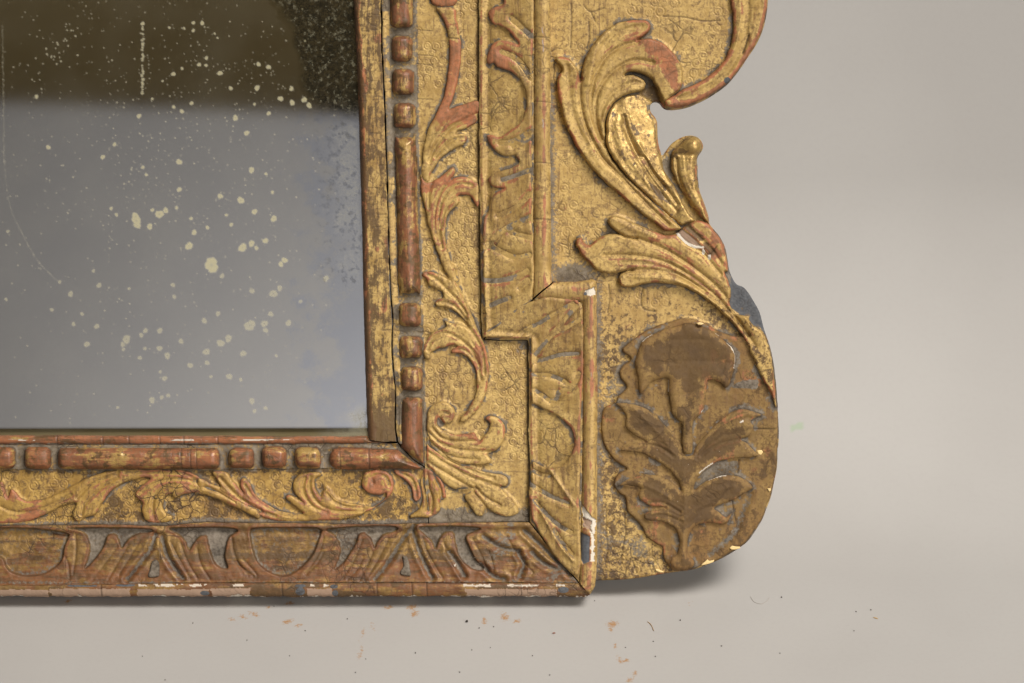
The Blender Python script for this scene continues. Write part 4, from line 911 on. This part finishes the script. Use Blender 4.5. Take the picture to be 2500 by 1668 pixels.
leaf('acanthus_leaf', low, 0, 22, 8, [(T('A3', (690, 95), (900, 90), (1100, 110), (1300, 170), (1500, 280), (1700, 430), (1850, 580), (2000, 760), (2120, 950)), 6, 7), (T('A3', (940, 237), (1100, 232), (1300, 252), (1480, 332), (1650, 442), (1800, 562), (1950, 702), (2060, 860)), 6, 7), (T('A2', (1000, 1105), (1150, 1160), (1300, 1230), (1450, 1320), (1600, 1430)) + T('A3', (1760, 390), (1880, 530)), 6, 7),
      (T('A2', (1372, 1062), (1480, 1160), (1620, 1240), (1700, 1330), (1800, 1450)), 5, 5), (T('A3', (850, 160), (1050, 165), (1250, 205), (1450, 300), (1650, 430)), 5, 4), (T('A3', (1000, 300), (1200, 310), (1400, 345), (1550, 420), (1750, 560)), 6, -4), (T('A2', (1480, 990), (1600, 1100), (1720, 1220), (1800, 1340)), 5, 5), (T('A2', (770, 930), (900, 990), (1050, 1050), (1200, 1110)), 9, -3)],
     bole=0.05, vein_dust=0.12, extra=lowx)

# thistle: shield, leaves, flower
PLQ = T('E1', (290, 430), (372, 520), (282, 600), (262, 700), (330, 800), (240, 900), (215, 962), (110, 1010), (78, 1120), (82, 1300), (122, 1420), (200, 1530)) + T('E2', (262, 220), (332, 268), (240, 315), (206, 420), (250, 510), (320, 560), (336, 700), (420, 780), (482, 860), (522, 940), (622, 1020), (682, 1062), (702, 1160), (770, 1272), (830, 1296), (1040, 1262), (1150, 1218), (1262, 1174), (1370, 1114), (1470, 1050), (1540, 996), (1590, 932), (1680, 792), (1730, 672), (1780, 534), (1808, 400), (1834, 280), (1842, 180)) + \
    T('E1', (1850, 1400), (1856, 1070), (1836, 850), (1806, 640), (1740, 460), (1620, 330), (1500, 290), (1400, 292), (1250, 232), (1100, 152), (930, 112), (750, 152), (560, 222), (430, 302))
def plqx(f):
    gr = smooth(T('E2', (1570, 520), (1530, 640), (1480, 760), (1400, 930), (1250, 1060), (1170, 1130)), False)
    d = linedist(f.X, f.Y, gr)
    f.H -= 5 * np.exp(-(d / 9) ** 2)
    n = fbm(f.X, f.Y, 40, 44)
    f.slate = np.maximum(f.slate, 0.62 * np.exp(-(d / 10) ** 2) * np.clip(fbm(f.X, f.Y, 30, 144) * 1.8, 0, 1)); f.dust = np.maximum(f.dust, 0.6 * np.exp(-(d / 10) ** 2))
    f.brown = 0.40 * sstep(0.35, 0.65, n + 0.0004 * (f.Y - 1050) + 0.0003 * (f.X - 1650))
    gather_dust(f, 0.9, 15, 8)
    for g in (T('E2', (1460, 170), (1450, 310)), T('E2', (1395, 590), (1410, 700), (1430, 790)), T('E1', (1620, 1225), (1820, 1228))):
        f.groove(g, 1.5, 3, crack=0.8)
    d = sdf(f.X, f.Y, smooth(T('E1', (1380, 800), (1480, 740), (1580, 728), (1660, 732), (1640, 830), (1540, 822), (1430, 822))))[0]
    f.dust = np.maximum(f.dust, 0.95 * sstep(2, -4, d))
    d = sdf(f.X, f.Y, smooth(T('E2', (1040, 420), (1120, 300), (1250, 220), (1440, 180), (1450, 290), (1300, 320), (1150, 370))))[0]
    f.dust = np.maximum(f.dust, 0.7 * sstep(2, -4, d))
ORN_before = len(ORN)
head = T('E1', (488, 335), (560, 290), (640, 250), (740, 210), (850, 185), (930, 158), (1020, 175), (1120, 202), (1222, 262), (1312, 332), (1382, 402), (1418, 472), (1422, 560), (1408, 640), (1380, 722), (1360, 782), (1322, 812), (1272, 772), (1202, 738), (1146, 742), (1140, 800), (1126, 900), (1116, 1000), (1090, 1062), (1040, 1112), (1005, 1152), (994, 1200), (990, 1300), (994, 1400), (985, 1480), (900, 1480), (884, 1400), (884, 1300), (884, 1200), (870, 1166), (820, 1122), (776, 1052),
         (760, 950), (745, 850), (748, 728), (680, 726), (602, 748), (552, 792), (512, 842), (470, 874), (446, 822), (440, 722), (420, 640), (412, 560), (438, 460))
def headx(f):
    f.brown = 0.24 + 0.42 * sstep(4, 22, f.dd) + 1.6 * (fbm(f.X, f.Y, 46, 64) - 0.5)
    db = linedist(f.X, f.Y, smooth(T('E1', (1230, 262), (1320, 330), (1390, 410), (1425, 480), (1428, 560), (1412, 610)), False))
    f.gesso[(db < 4.5 * fbm(f.X, f.Y, 20, 66) + 0.5) & (f.Y < 905)] = 0.95
    db = linedist(f.X, f.Y, smooth(T('E1', (488, 340), (530, 300), (575, 275)), False)); f.gesso[db < 3] = 0.85
    db = linedist(f.X, f.Y, smooth(T('E1', (1085, 1062), (1110, 1030)), False)); f.gesso[db < 3] = 0.9
    db = linedist(f.X, f.Y, smooth(T('E1', (748, 740), (746, 850)), False)); f.gesso[db < 1.6] = 0.85
    sp = fbm(f.X, f.Y, 5, 67)
    f.gesso = np.maximum(f.gesso, 0.9 * (sp > 0.885))
    f.H += 3 * np.exp(-((f.dd - 20) / 20) ** 2)
    for g in (T('E1', (480, 640), (700, 560), (1000, 540), (1380, 560)), T('E1', (560, 400), (800, 330), (1150, 330)), T('E1', (760, 900), (940, 870), (1100, 830))): f.groove(g, 7, 1.8)
leaf('thistle_flower', head, 7, 13, 16, (), 'brown', bole=0.08, edgebole=0.1, extra=headx)
lv = T('E1', (218, 968), (300, 960), (400, 976), (480, 1000), (562, 1042), (642, 1102), (702, 1172), (772, 1252), (822, 1342), (862, 1422), (882, 1490), (990, 1482), (1005, 1436), (1060, 1352), (1132, 1272), (1222, 1182), (1322, 1092), (1420, 1042), (1502, 1026), (1602, 1046), (1692, 1080), (1642, 1112), (1582, 1152), (1606, 1202), (1592, 1272), (1552, 1312), (1480, 1332), (1542, 1372), (1602, 1432), (1655, 1500)) + \
    T('E2', (1560, 162), (1440, 162), (1340, 182), (1240, 202), (1152, 260), (1082, 312), (1032, 382), (1010, 470), (1052, 440), (1122, 392), (1202, 360), (1302, 332), (1402, 332), (1482, 352), (1552, 402), (1602, 462), (1562, 490), (1480, 542), (1400, 582), (1300, 622), (1210, 662), (1260, 702), (1325, 752), (1390, 700), (1350, 800), (1290, 832), (1200, 812), (1110, 817), (1032, 842), (982, 892), (952, 962), (946, 1050), (962, 1140), (1012, 1200), (990, 1262), (900, 1288), (800, 1270), (762, 1202), (782, 1152), (832, 1122),
    (852, 1052), (852, 982), (832, 912), (792, 852), (722, 812), (642, 792), (562, 792), (508, 770), (500, 732), (540, 692), (640, 680), (722, 662), (642, 652), (572, 642), (502, 602), (456, 562), (445, 512), (466, 462), (440, 446), (332, 442), (255, 442), (282, 402), (352, 360), (432, 340), (522, 320), (602, 326), (682, 352), (762, 392), (822, 432), (872, 490), (850, 400), (802, 332), (752, 272), (682, 222), (602, 172)) + \
    T('E1', (570, 1520), (500, 1482), (400, 1462), (300, 1452), (258, 1442), (330, 1392), (430, 1362), (512, 1352), (472, 1332), (402, 1292), (342, 1242), (315, 1202), (310, 1150), (322, 1092), (272, 1032))
def lvx(f):
    f.brown = 0.22 + 0.42 * sstep(4, 18, f.dd) + 1.5 * (fbm(f.X, f.Y, 46, 68) - 0.5)
    for pts in (T('E2', (1065, 305), (1120, 260), (1195, 210)), T('E2', (1060, 420), (1120, 385)), T('E2', (1150, 375), (1250, 345), (1330, 330))):
        db = linedist(f.X, f.Y, smooth(pts, False)); f.gesso[db < 2.2] = 0.9
    c = T('E1', (1490, 1150))[0]; f.gesso[np.hypot((f.X - c[0]) * 0.8, (f.Y - c[1]) * 1.5 + (f.X - c[0]) * 0.7) < 8 * fbm(f.X, f.Y, 9, 69)] = 0.9
    f.gesso = np.maximum(f.gesso, 0.9 * (fbm(f.X, f.Y, 5, 70) > 0.885))
leaf('thistle_leaves', lv, 7, 12, 13, [(T('E1', (400, 1020), (560, 1180), (700, 1330), (800, 1480)), 7, -3), (T('E2', (420, 400), (600, 470), (760, 560)), 7, -3), (T('E2', (1400, 440), (1200, 500), (1050, 580)), 7, -3), (T('E1', (480, 1380), (640, 1400), (800, 1500)), 4, 3), (T('E1', (1560, 1110), (1400, 1160), (1200, 1320), (1040, 1480)), 5, 3), (T('E1', (1450, 1330), (1250, 1380), (1080, 1500)), 4, 2.5), (T('E2', (560, 600), (700, 610), (860, 700)), 4, 3), (T('E2', (540, 740), (700, 730), (880, 800)), 4, 2.5), (T('E2', (1180, 640), (1040, 700), (940, 800)), 4, 2.5), (T('E2', (900, 300), (910, 600), (900, 900), (890, 1180)), 10, -3)], 'brown', bole=0.08, edgebole=0.08, vein_dust=0, extra=lvx)
leaf('thistle_shield', PLQ, 0, 9, 8, (), 'brown', bole=0.05, edgebole=0.1, extra=plqx, res=2.2)

def ear(f):
    f.H = -4 * (1 - prof(f.dd, 9)) - 1
    n = fbm(f.X, f.Y, 110, 81)
    gather_dust(f, 0.85, 13, 7)
    f.H -= 0
    punch(f, lambda x, y: (vnoise(np.array(x), np.array(y), 80, 13) > (0.40 if y < 620 else 0.55)), 23.5, 10.0, 6, 0.16, 0.5, 2.2)
    dr = np.where(f.Y < 690, f.X - 1345, f.X - 1458)
    f.dust = np.maximum(f.dust, 0.75 * np.clip(1 - dr / (14 + 26 * n), 0, 1) * (f.Y > 200))
    corner = np.exp(-(np.hypot((f.X - 1400) / 70, (f.Y - 672) / 34)) ** 2)
    f.dust = np.maximum(f.dust, 1.0 * corner)
    f.H += 6 * corner
    f.dust = np.maximum(f.dust, 0.55 * sstep(720, 900, f.Y) * sstep(0.42, 0.7, fbm(f.X, f.Y, 60, 83)))
    f.brown = 0.55 * sstep(520, 900, f.Y) * np.clip(0.4 + n, 0, 1)
    d = sdf(f.X, f.Y, np.array(T('A3', (1820, 225), (1900, 240), (1990, 370), (2060, 430), (2120, 520), (2180, 620), (2205, 700), (2245, 862), (2190, 775), (2120, 762), (2080, 705), (2090, 660), (2010, 664), (1930, 605), (1880, 562), (1860, 490), (1910, 490), (1896, 410), (1855, 330))))[0]
    f.slate = np.maximum(f.slate, sstep(10, -2, d) * np.clip(0.35 + 0.75 * fbm(f.X, f.Y, 16, 222), 0, 1)); f.brown = np.maximum(f.brown, 0.8 * sstep(8, 0, d)); f.H -= 3 * sstep(6, -4, d) * fbm(f.X, f.Y, 14, 223)
    f.dust = np.maximum(f.dust, 0.9 * np.exp(-(np.hypot((f.X - 1628) / 16, (f.Y - 415) / 40)) ** 4))
    dd = sdf(f.X, f.Y, smooth(T('A1', (910, 690), (1060, 700), (1170, 800), (1215, 900), (1235, 975), (1130, 975), (1030, 890), (1085, 805), (1020, 742))))[0]
    f.brown = np.maximum(f.brown, 0.9 * sstep(2, -4, dd)); f.H -= 12 * sstep(3, -6, dd)
    for g in (T('A1', (370, 30), (375, 200), (365, 450)), T('A1', (1250, 150), (1450, 160), (1620, 195), (1800, 190)), T('A1', (500, 60), (560, 110), (690, 70)), T('A1', (560, 110), (600, 200)), T('A4', (710, 940), (705, 1150), (720, 1300), (700, 1470)), T('A4', (880, 1000), (890, 1200), (860, 1350), (850, 1480)), T('A4', (640, 1480), (800, 1440), (1000, 1440), (1150, 1320)), T('A4', (960, 1450), (1000, 1567)),
              T('A3', (730, 370), (740, 500), (720, 640)), T('A3', (1060, 400), (1040, 500), (1060, 600), (1180, 630)), T('A1', (540, 200), (545, 350), (520, 460))):
        f.groove(g, 1.5, 1.8, crack=0.65)
    f.bole += 0.35 * sstep(0.6, 0.75, fbm(f.X * 2, f.Y, 60, 85)) + 0.5 * np.exp(-((f.dd - 2) / 3) ** 2)
    # bright chips along the rounded foot
    for c, r1 in ((T('E2', (1420, 1055))[0], 9), (T('E2', (1150, 1205))[0], 10), (T('E2', (660, 1290))[0], 9), (T('E2', (1670, 105))[0], 6), (T('E2', (1762, 480))[0], 4)):
        pass
earp = flat('ear_panel', PANEL, 0, 'ground', 1.9, BACK, ear)

# flakes of pale gesso showing at the chipped edge of the ear: thin chips lying proud of the gilding
CHIP = plain('ochre_gesso', (0.62, 0.43, 0.17), (0.70, 0.52, 0.25), 10)
for pg, h in ((T('E2', (1365, 1065), (1390, 1042), (1430, 1050), (1470, 1052), (1474, 1066), (1430, 1080), (1385, 1080)), 10.5), (T('E2', (1080, 1238), (1120, 1200), (1142, 1178), (1160, 1195), (1212, 1184), (1205, 1205), (1140, 1228)), 10.5), (T('E2', (622, 1278), (660, 1285), (708, 1312), (660, 1312), (628, 1300)), 0.5), (T('E2', (1642, 85), (1690, 78), (1704, 100), (1680, 130), (1655, 115)), 10.5),
              (T('E2', (1745, 465), (1780, 462), (1782, 485), (1765, 498)), 10.5), (T('E1', (1030, 160), (1060, 152), (1105, 165), (1080, 180), (1045, 178)), 26)):
    f = F(smooth(pg), 1.2)
    f.H = h + 1.2 * prof(f.dd, 2)
    f.build('gesso_chip', CHIP, ROOT, skirt=h - 12)

adopt(earp, ('rim_scroll', 'acanthus_leaf', 'thistle_flower', 'thistle_leaves', 'thistle_shield', 'gesso_chip'))
# ---- backing board and mirror plate -------------------------------------------------------------------
bb = np.concatenate([np.array(T('P', (-58, 1440), (-58, 1070), (905, 1070), (890, -55), (1880, -55))), outl[::6][6:] + np.array([-7, -4])])
bb2 = np.array(T('P', (-58, 1445), (-58, 1072), (900, 1072), (880, -55), (1440, -55), (1440, 1412), (1430, 1445)))
f = F(bb2, 12.0); f.H[:] = -36
f.build('backing_board', MWOOD, ROOT, skirt=BACK)

def mirror():
    x = np.arange(-60, 912, 2.4); y = np.concatenate([np.arange(-60, 1044, 2.4), [1045.5, 1066, 1084]])
    X, Y = np.meshgrid(x, y)
    Z = np.full(X.shape, -14.0)
    b = Y > 1046
    Z[b] = -14 + (Y[b] - 1046) * 0.16
    spot = np.zeros_like(X); tar = np.zeros_like(X); haze = np.zeros_like(X)
    rs = np.random.RandomState(12)
    k1 = 1000 / 2350
    sp = [(775, 1265, 26), (908, 1227, 24), (852, 1298, 17), (1208, 1520, 42), (1078, 1410, 22), (1386, 1420, 24), (1438, 1396, 18), (1376, 1147, 20), (1258, 1123, 15), (1021, 926, 17), (1022, 1085, 14), (1438, 973, 17), (1345, 673, 16), (1257, 415, 14), (1478, 364, 12), (1536, 380, 13), (1470, 500, 15), (1605, 562, 15), (1537, 647, 12), (1136, 366, 11), (1178, 328, 10), (1176, 370, 9),
          (988, 420, 12), (1318, 502, 11), (1668, 505, 12), (1672, 585, 15), (1742, 568, 16), (1770, 600, 16), (1093, 588, 11), (990, 610, 10), (1037, 635, 12), (790, 662, 13), (649, 825, 11), (582, 898, 13), (1410, 760, 15), (944, 1205, 16), (867, 1203, 11), (1006, 1190, 10), (660, 1230, 10), (630, 1194, 10), (1108, 1332, 15), (1184, 1304, 11), (1321, 1287, 11), (1090, 1252, 10), (1566, 1253, 18), (1518, 1380, 16),
          (1628, 1492, 17), (1607, 1515, 15), (1466, 1422, 12), (1455, 1213, 16), (1558, 1101, 10), (812, 957, 10), (832, 1000, 9), (1103, 125, 10), (1103, 170, 9), (811, 130, 11), (1154, 127, 12), (200, 550, 11), (268, 842, 13), (1521, 995, 9), (1293, 1232, 9), (965, 153, 7), (1050, 157, 7), (1226, 187, 6), (1242, 212, 6), (1038, 388, 8), (926, 460, 6), (1455, 594, 8), (866, 563, 7), (770, 1240, 22), (780, 1290, 20)]
    S2 = [(1564, 627, 23), (1600, 595, 16), (1441, 612, 15), (1428, 810, 32), (1512, 800, 20), (1519, 838, 15), (1305, 885, 21), (1260, 912, 22), (1178, 962, 20), (1085, 1040, 16), (1182, 1025, 14), (1390, 972, 18), (1166, 783, 16), (1245, 742, 14), (1032, 901, 15), (953, 984, 18), (908, 942, 16), (910, 840, 16), (827, 840, 14), (803, 866, 13), (718, 890, 24), (696, 920, 14), (700, 948, 10), (795, 996, 12), (490, 918, 17), (547, 815, 15), (413, 802, 12), (462, 744, 11), (396, 629, 16),
          (560, 579, 15), (528, 496, 10), (985, 577, 13), (993, 645, 12), (1268, 525, 14), (1650, 796, 17), (1549, 744, 15), (1720, 672, 11), (1866, 540, 18), (1310, 1104, 18), (1376, 1122, 11), (1204, 1105, 10), (937, 1115, 15), (865, 1240, 18), (921, 1224, 12), (958, 1213, 12), (1440, 1245, 17), (1455, 1303, 12), (1519, 1286, 12), (667, 1282, 9), (912, 1077, 9), (824, 943, 10), (1580, 985, 9), (288, 720, 11), (733, 598, 9), (334, 560, 10), (35, 268, 10), (25, 660, 10)]
    alls = [(a * k1, b * k1, r * k1, 1.0) for a, b, r in sp] + [(a * k1, 450 + b * k1, r * k1, 0.66) for a, b, r in S2]
    for i in range(1300):
        px, py = rs.uniform(0, 800), rs.uniform(0, 1040)
        if rs.rand() < 0.55: px, py = rs.normal(430, 190), rs.normal(330, 230)
        alls.append((px, py, rs.uniform(0.5, 1.9), rs.uniform(0.25, 0.9)))
    for i in range(70):
        t = rs.rand(); alls.append((345 + rs.normal(0, 1.2), 50 + 180 * t, rs.uniform(1.2, 3.2), 0.9))
    cur = smooth([(2, 60), (4, 250), (7, 400), (20, 500), (45, 560), (80, 625), (110, 660), (145, 693)], False, 2.5)
    for p in cur: alls.append((p[0] + rs.normal(0, 0.9), p[1], rs.uniform(0.5, 1.9), rs.uniform(0.1, 0.5)))
    for i in range(26):
        t = rs.rand(); alls.append((112 + 75 * t + rs.normal(0, 9), 130 - 50 * t + rs.normal(0, 22), rs.uniform(1, 2.4), 0.8))
    for a, b, r, s in alls:
        m = (np.abs(X - a) < r + 6) & (np.abs(Y - b) < r + 6)
        if not m.any(): continue
        an = np.arctan2(Y[m] - b, X[m] - a); q = np.hypot(X[m] - a, Y[m] - b)
        rr = r * (1 + 0.07 * np.sin(3 * an + a) + 0.05 * np.sin(5 * an + b) + 0.05 * np.sin(8 * an + a * b) + 0.12 * np.sin(2 * an + b * 3))
        g = s * sstep(rr + 1.8, rr - 1.6 - 0.12 * rr, q)
        if r > 4: g = g * (1 - 0.35 * np.exp(-(q / (0.22 * r)) ** 2))
        spot[m] = np.maximum(spot[m], g)
    n = fbm(X, Y, 46, 88, 4)
    tp = smooth([(672, -60), (674, 30), (700, 75), (712, 130), (720, 190), (745, 235), (780, 272), (860, 285), (930, 280), (930, -60)])
    d = sdf(X, Y, tp)[0]
    tar = np.clip(sstep(6, -30, d + (n - 0.5) * 40) * (0.55 + 0.6 * fbm(X, Y, 10, 89)), 0, 1)
    edge = np.interp(Y, [0, 500, 1000], [868, 880, 893])
    haze = sstep(210, 10, (edge - X) + (n - 0.5) * 230) * sstep(215, 300, Y)
    tar = np.maximum(tar, 0.4 * sstep(0.60, 0.72, fbm(X, Y, 9, 90)) * sstep(150, 20, edge - X) * (Y < 700))
    yel = np.maximum(sstep(52, 8, (edge - X) + (fbm(X, Y, 22, 92) - 0.5) * 60) * sstep(980, 1040, Y + (n - 0.5) * 60), 0)
    yel = np.maximum(yel, 0.7 * sstep(0.55, 0.72, fbm(X, Y, 40, 93)) * np.exp(-((X - 835) / 30) ** 2) * np.exp(-((Y - 380) / 90) ** 2))
    yel = np.maximum(yel, 0.42 * sstep(95, 5, (edge - X) + (n - 0.5) * 120) * sstep(280, 330, Y) * sstep(760, 620, Y))
    yel = np.maximum(yel, 0.8 * sstep(1043, 1052, Y) * sstep(740, 860, X))
    nr, nc = X.shape
    co = np.stack([(X - 1250) * S, -Z * S, (1456 - Y) * S], -1).reshape(-1, 3)
    idx = np.arange(nr * nc).reshape(nr, nc)
    q = np.stack([idx[:-1, :-1].ravel(), idx[1:, :-1].ravel(), idx[1:, 1:].ravel(), idx[:-1, 1:].ravel()], 1)
    me = bpy.data.meshes.new('mirror_plate')
    me.vertices.add(len(co)); me.vertices.foreach_set('co', co.astype(np.float32).ravel())
    me.loops.add(len(q) * 4); me.loops.foreach_set('vertex_index', q.astype(np.int32).ravel())
    me.polygons.add(len(q)); me.polygons.foreach_set('loop_start', np.arange(len(q), dtype=np.int32) * 4); me.polygons.foreach_set('loop_total', np.full(len(q), 4, np.int32))
    for nm, ch in (('wear_a', (spot, tar, haze)), ('wear_b', (yel, yel * 0, yel * 0))):
        at = me.attributes.new(nm, 'FLOAT_COLOR', 'POINT')
        at.data.foreach_set('color', np.stack([*ch, spot * 0 + 1], -1).astype(np.float32).ravel())
    me.update(calc_edges=True)
    k = NT('foxed_mirror_glass'); v = k.coord()
    A = k.attr('wear_a'); B = k.attr('wear_b')
    fine = k.noise(v, 4, 2, 0.5); med = k.noise(v, 30, 5, 0.7)
    base = k.mix(k.math('MULTIPLY', k.step(0.1, 0.9, k.math('ADD', A[2], k.math('MULTIPLY', k.math('SUBTRACT', k.math('ADD', k.math('MULTIPLY', med, 0.6), k.math('MULTIPLY', fine, 0.4)), 0.5), 2.6))), k.step(0.0, 0.6, A[2])), (0.80, 0.78, 0.75), (0.70, 0.715, 0.765))
    k.put(k.b.inputs['Base Color'], base)
    k.b.inputs['Metallic'].default_value = 1.0
    k.b.inputs['Roughness'].default_value = 0.04
    dif = k.n.new('ShaderNodeBsdfDiffuse')
    speck = k.math('MULTIPLY', k.step(0.755, 0.80, fine), 0.6)
    sf = k.math('MAXIMUM', A[0], speck)
    tf = k.math('MULTIPLY', A[1], k.step(0.25, 0.6, k.math('ADD', k.math('MULTIPLY', fine, 0.5), k.math('MULTIPLY', med, 0.5))))
    yf = k.math('MULTIPLY', B[0], k.step(0.3, 0.65, k.math('ADD', k.math('MULTIPLY', fine, 0.5), k.math('MULTIPLY', med, 0.5))))
    dc = k.mix(k.step(0.01, 0.06, A[1]), (0.46, 0.43, 0.33), k.mix(k.step(0.52, 0.68, k.noise(v, 11, 5, 0.75)), (0.010, 0.009, 0.006), (0.15, 0.14, 0.095)))
    dc = k.mix(k.math('MULTIPLY', yf, k.math('SUBTRACT', 1.0, tf)), dc, (0.20, 0.175, 0.10))
    dc = k.mix(A[0], dc, (0.44, 0.395, 0.24))
    k.put(dif.inputs[0], dc)
    mx = k.n.new('ShaderNodeMixShader')
    fac = k.math('MAXIMUM', k.math('MAXIMUM', k.math('MULTIPLY', sf, 0.70), k.math('MULTIPLY', tf, 0.92)), k.math('MAXIMUM', k.math('MULTIPLY', yf, 0.6), k.math('MULTIPLY', k.step(0.3, 0.7, k.noise(v, 200, 4)), 0.03)), clamp=True)
    k.l.new(fac, mx.inputs[0]); k.l.new(k.b.outputs[0], mx.inputs[1]); k.l.new(dif.outputs[0], mx.inputs[2])
    k.l.new(mx.outputs[0], k.n['Material Output'].inputs[0])
    o = link('mirror_plate', me, k.m, ROOT)
    o['label'] = 'old mirror glass with pale foxing spots and blackened edge'
mirror()

# ---- small debris on the paper ---------------------------------------------------------------------------
def crumb(name, label, cat, px, py, rx, ry, rz, mat, rot=0.0, group=None):
    import bmesh
    x, y = to_floor(px, py)
    bm = bmesh.new(); bmesh.ops.create_icosphere(bm, subdivisions=1, radius=1)
    rs = np.random.RandomState(int(px + py))
    for v in bm.verts:
        v.co *= rs.uniform(0.75, 1.2)
        v.co = Vector((v.co.x * rx * S, v.co.y * ry * S, v.co.z * rz * S))
    zmin = min(v.co.z for v in bm.verts)
    me = bpy.data.meshes.new(name); bm.to_mesh(me); bm.free()
    o = link(name, me, mat, None); o.location = (x, y, -zmin); o.rotation_euler.z = rot
    o['label'] = label; o['category'] = cat
    if group: o['group'] = group
DK = plain('dark_grit', (0.02, 0.016, 0.013), (0.05, 0.04, 0.03), 3)
BR = plain('red_splinter', (0.16, 0.06, 0.035), (0.22, 0.09, 0.05), 3)
crumb('crumb', 'black square crumb on the paper below the frame', 'crumb', 1140, 1519, 3.6, 5, 3, DK)
crumb('splinter', 'small reddish splinter on the paper below the frame corner', 'splinter', 1352, 1547, 4.5, 2.6, 1.5, BR, 0.3)
crumb('splinter', 'tiny tan splinter on the paper far right of the ear', 'splinter', 2138, 1510, 8, 2.5, 1.2, plain('tan_splinter', (0.38, 0.24, 0.10), (0.45, 0.30, 0.13), 3), -0.5)
rs = np.random.RandomState(21)
for px, py in [(669, 1481), (745, 1541), (707, 1602), (471, 1522), (348, 1603), (603, 1564), (893, 1610), (868, 1643), (1014, 1595), (403, 1661), (848, 1512), (1170, 1534), (1205, 1531), (1152, 1588), (1197, 1582), (1300, 1602), (1527, 1582), (1600, 1604), (1595, 1567), (1122, 1642), (1342, 1649), (1661, 1515), (1761, 1578), (1908, 1459), (2090, 1494), (2126, 1490), (2085, 1541), (1452, 1468), (1904, 1596), (1762, 1578)]:
    crumb('grit', 'tiny dark speck of grit lying on the pale paper', 'grit', px, py, rs.uniform(1.2, 2.0), rs.uniform(1.5, 3), 1.2, DK, 0, 'grit specks on the paper')

def hair(name, label, pts, rad, col):
    cu = bpy.data.curves.new(name, 'CURVE'); cu.dimensions = '3D'; cu.bevel_depth = rad * S; cu.bevel_resolution = 1
    sp = cu.splines.new('POLY'); P = smooth(pts, False, 3)
    sp.points.add(len(P) - 1)
    for i, (a, b) in enumerate(P):
        x, y = to_floor(a, b); sp.points[i].co = (x, y, rad * S * 1.05, 1)
    tmp = bpy.data.objects.new(name + '_tmp', cu); COL.objects.link(tmp)
    bpy.context.view_layer.update()
    me = bpy.data.meshes.new_from_object(tmp.evaluated_get(bpy.context.evaluated_depsgraph_get()))
    me.name = name
    bpy.data.objects.remove(tmp); bpy.data.curves.remove(cu)
    me.materials.clear()
    o = link(name, me, plain(name + '_fibre', col, col, 5), None)
    o['label'] = label; o['category'] = 'fibre'
hair('bristle', 'curved tan bristle on the paper below the ear', T('P', (1581, 1519), (1590, 1527), (1596, 1541)), 0.9, (0.32, 0.19, 0.07))
hair('hair', 'fine pale hair curled in an arc on paper right of the ear', T('P', (1832, 1457), (1841, 1470), (1858, 1475), (1872, 1468), (1878, 1460)), 0.5, (0.30, 0.26, 0.22))
print('triangles', NTRI[0])
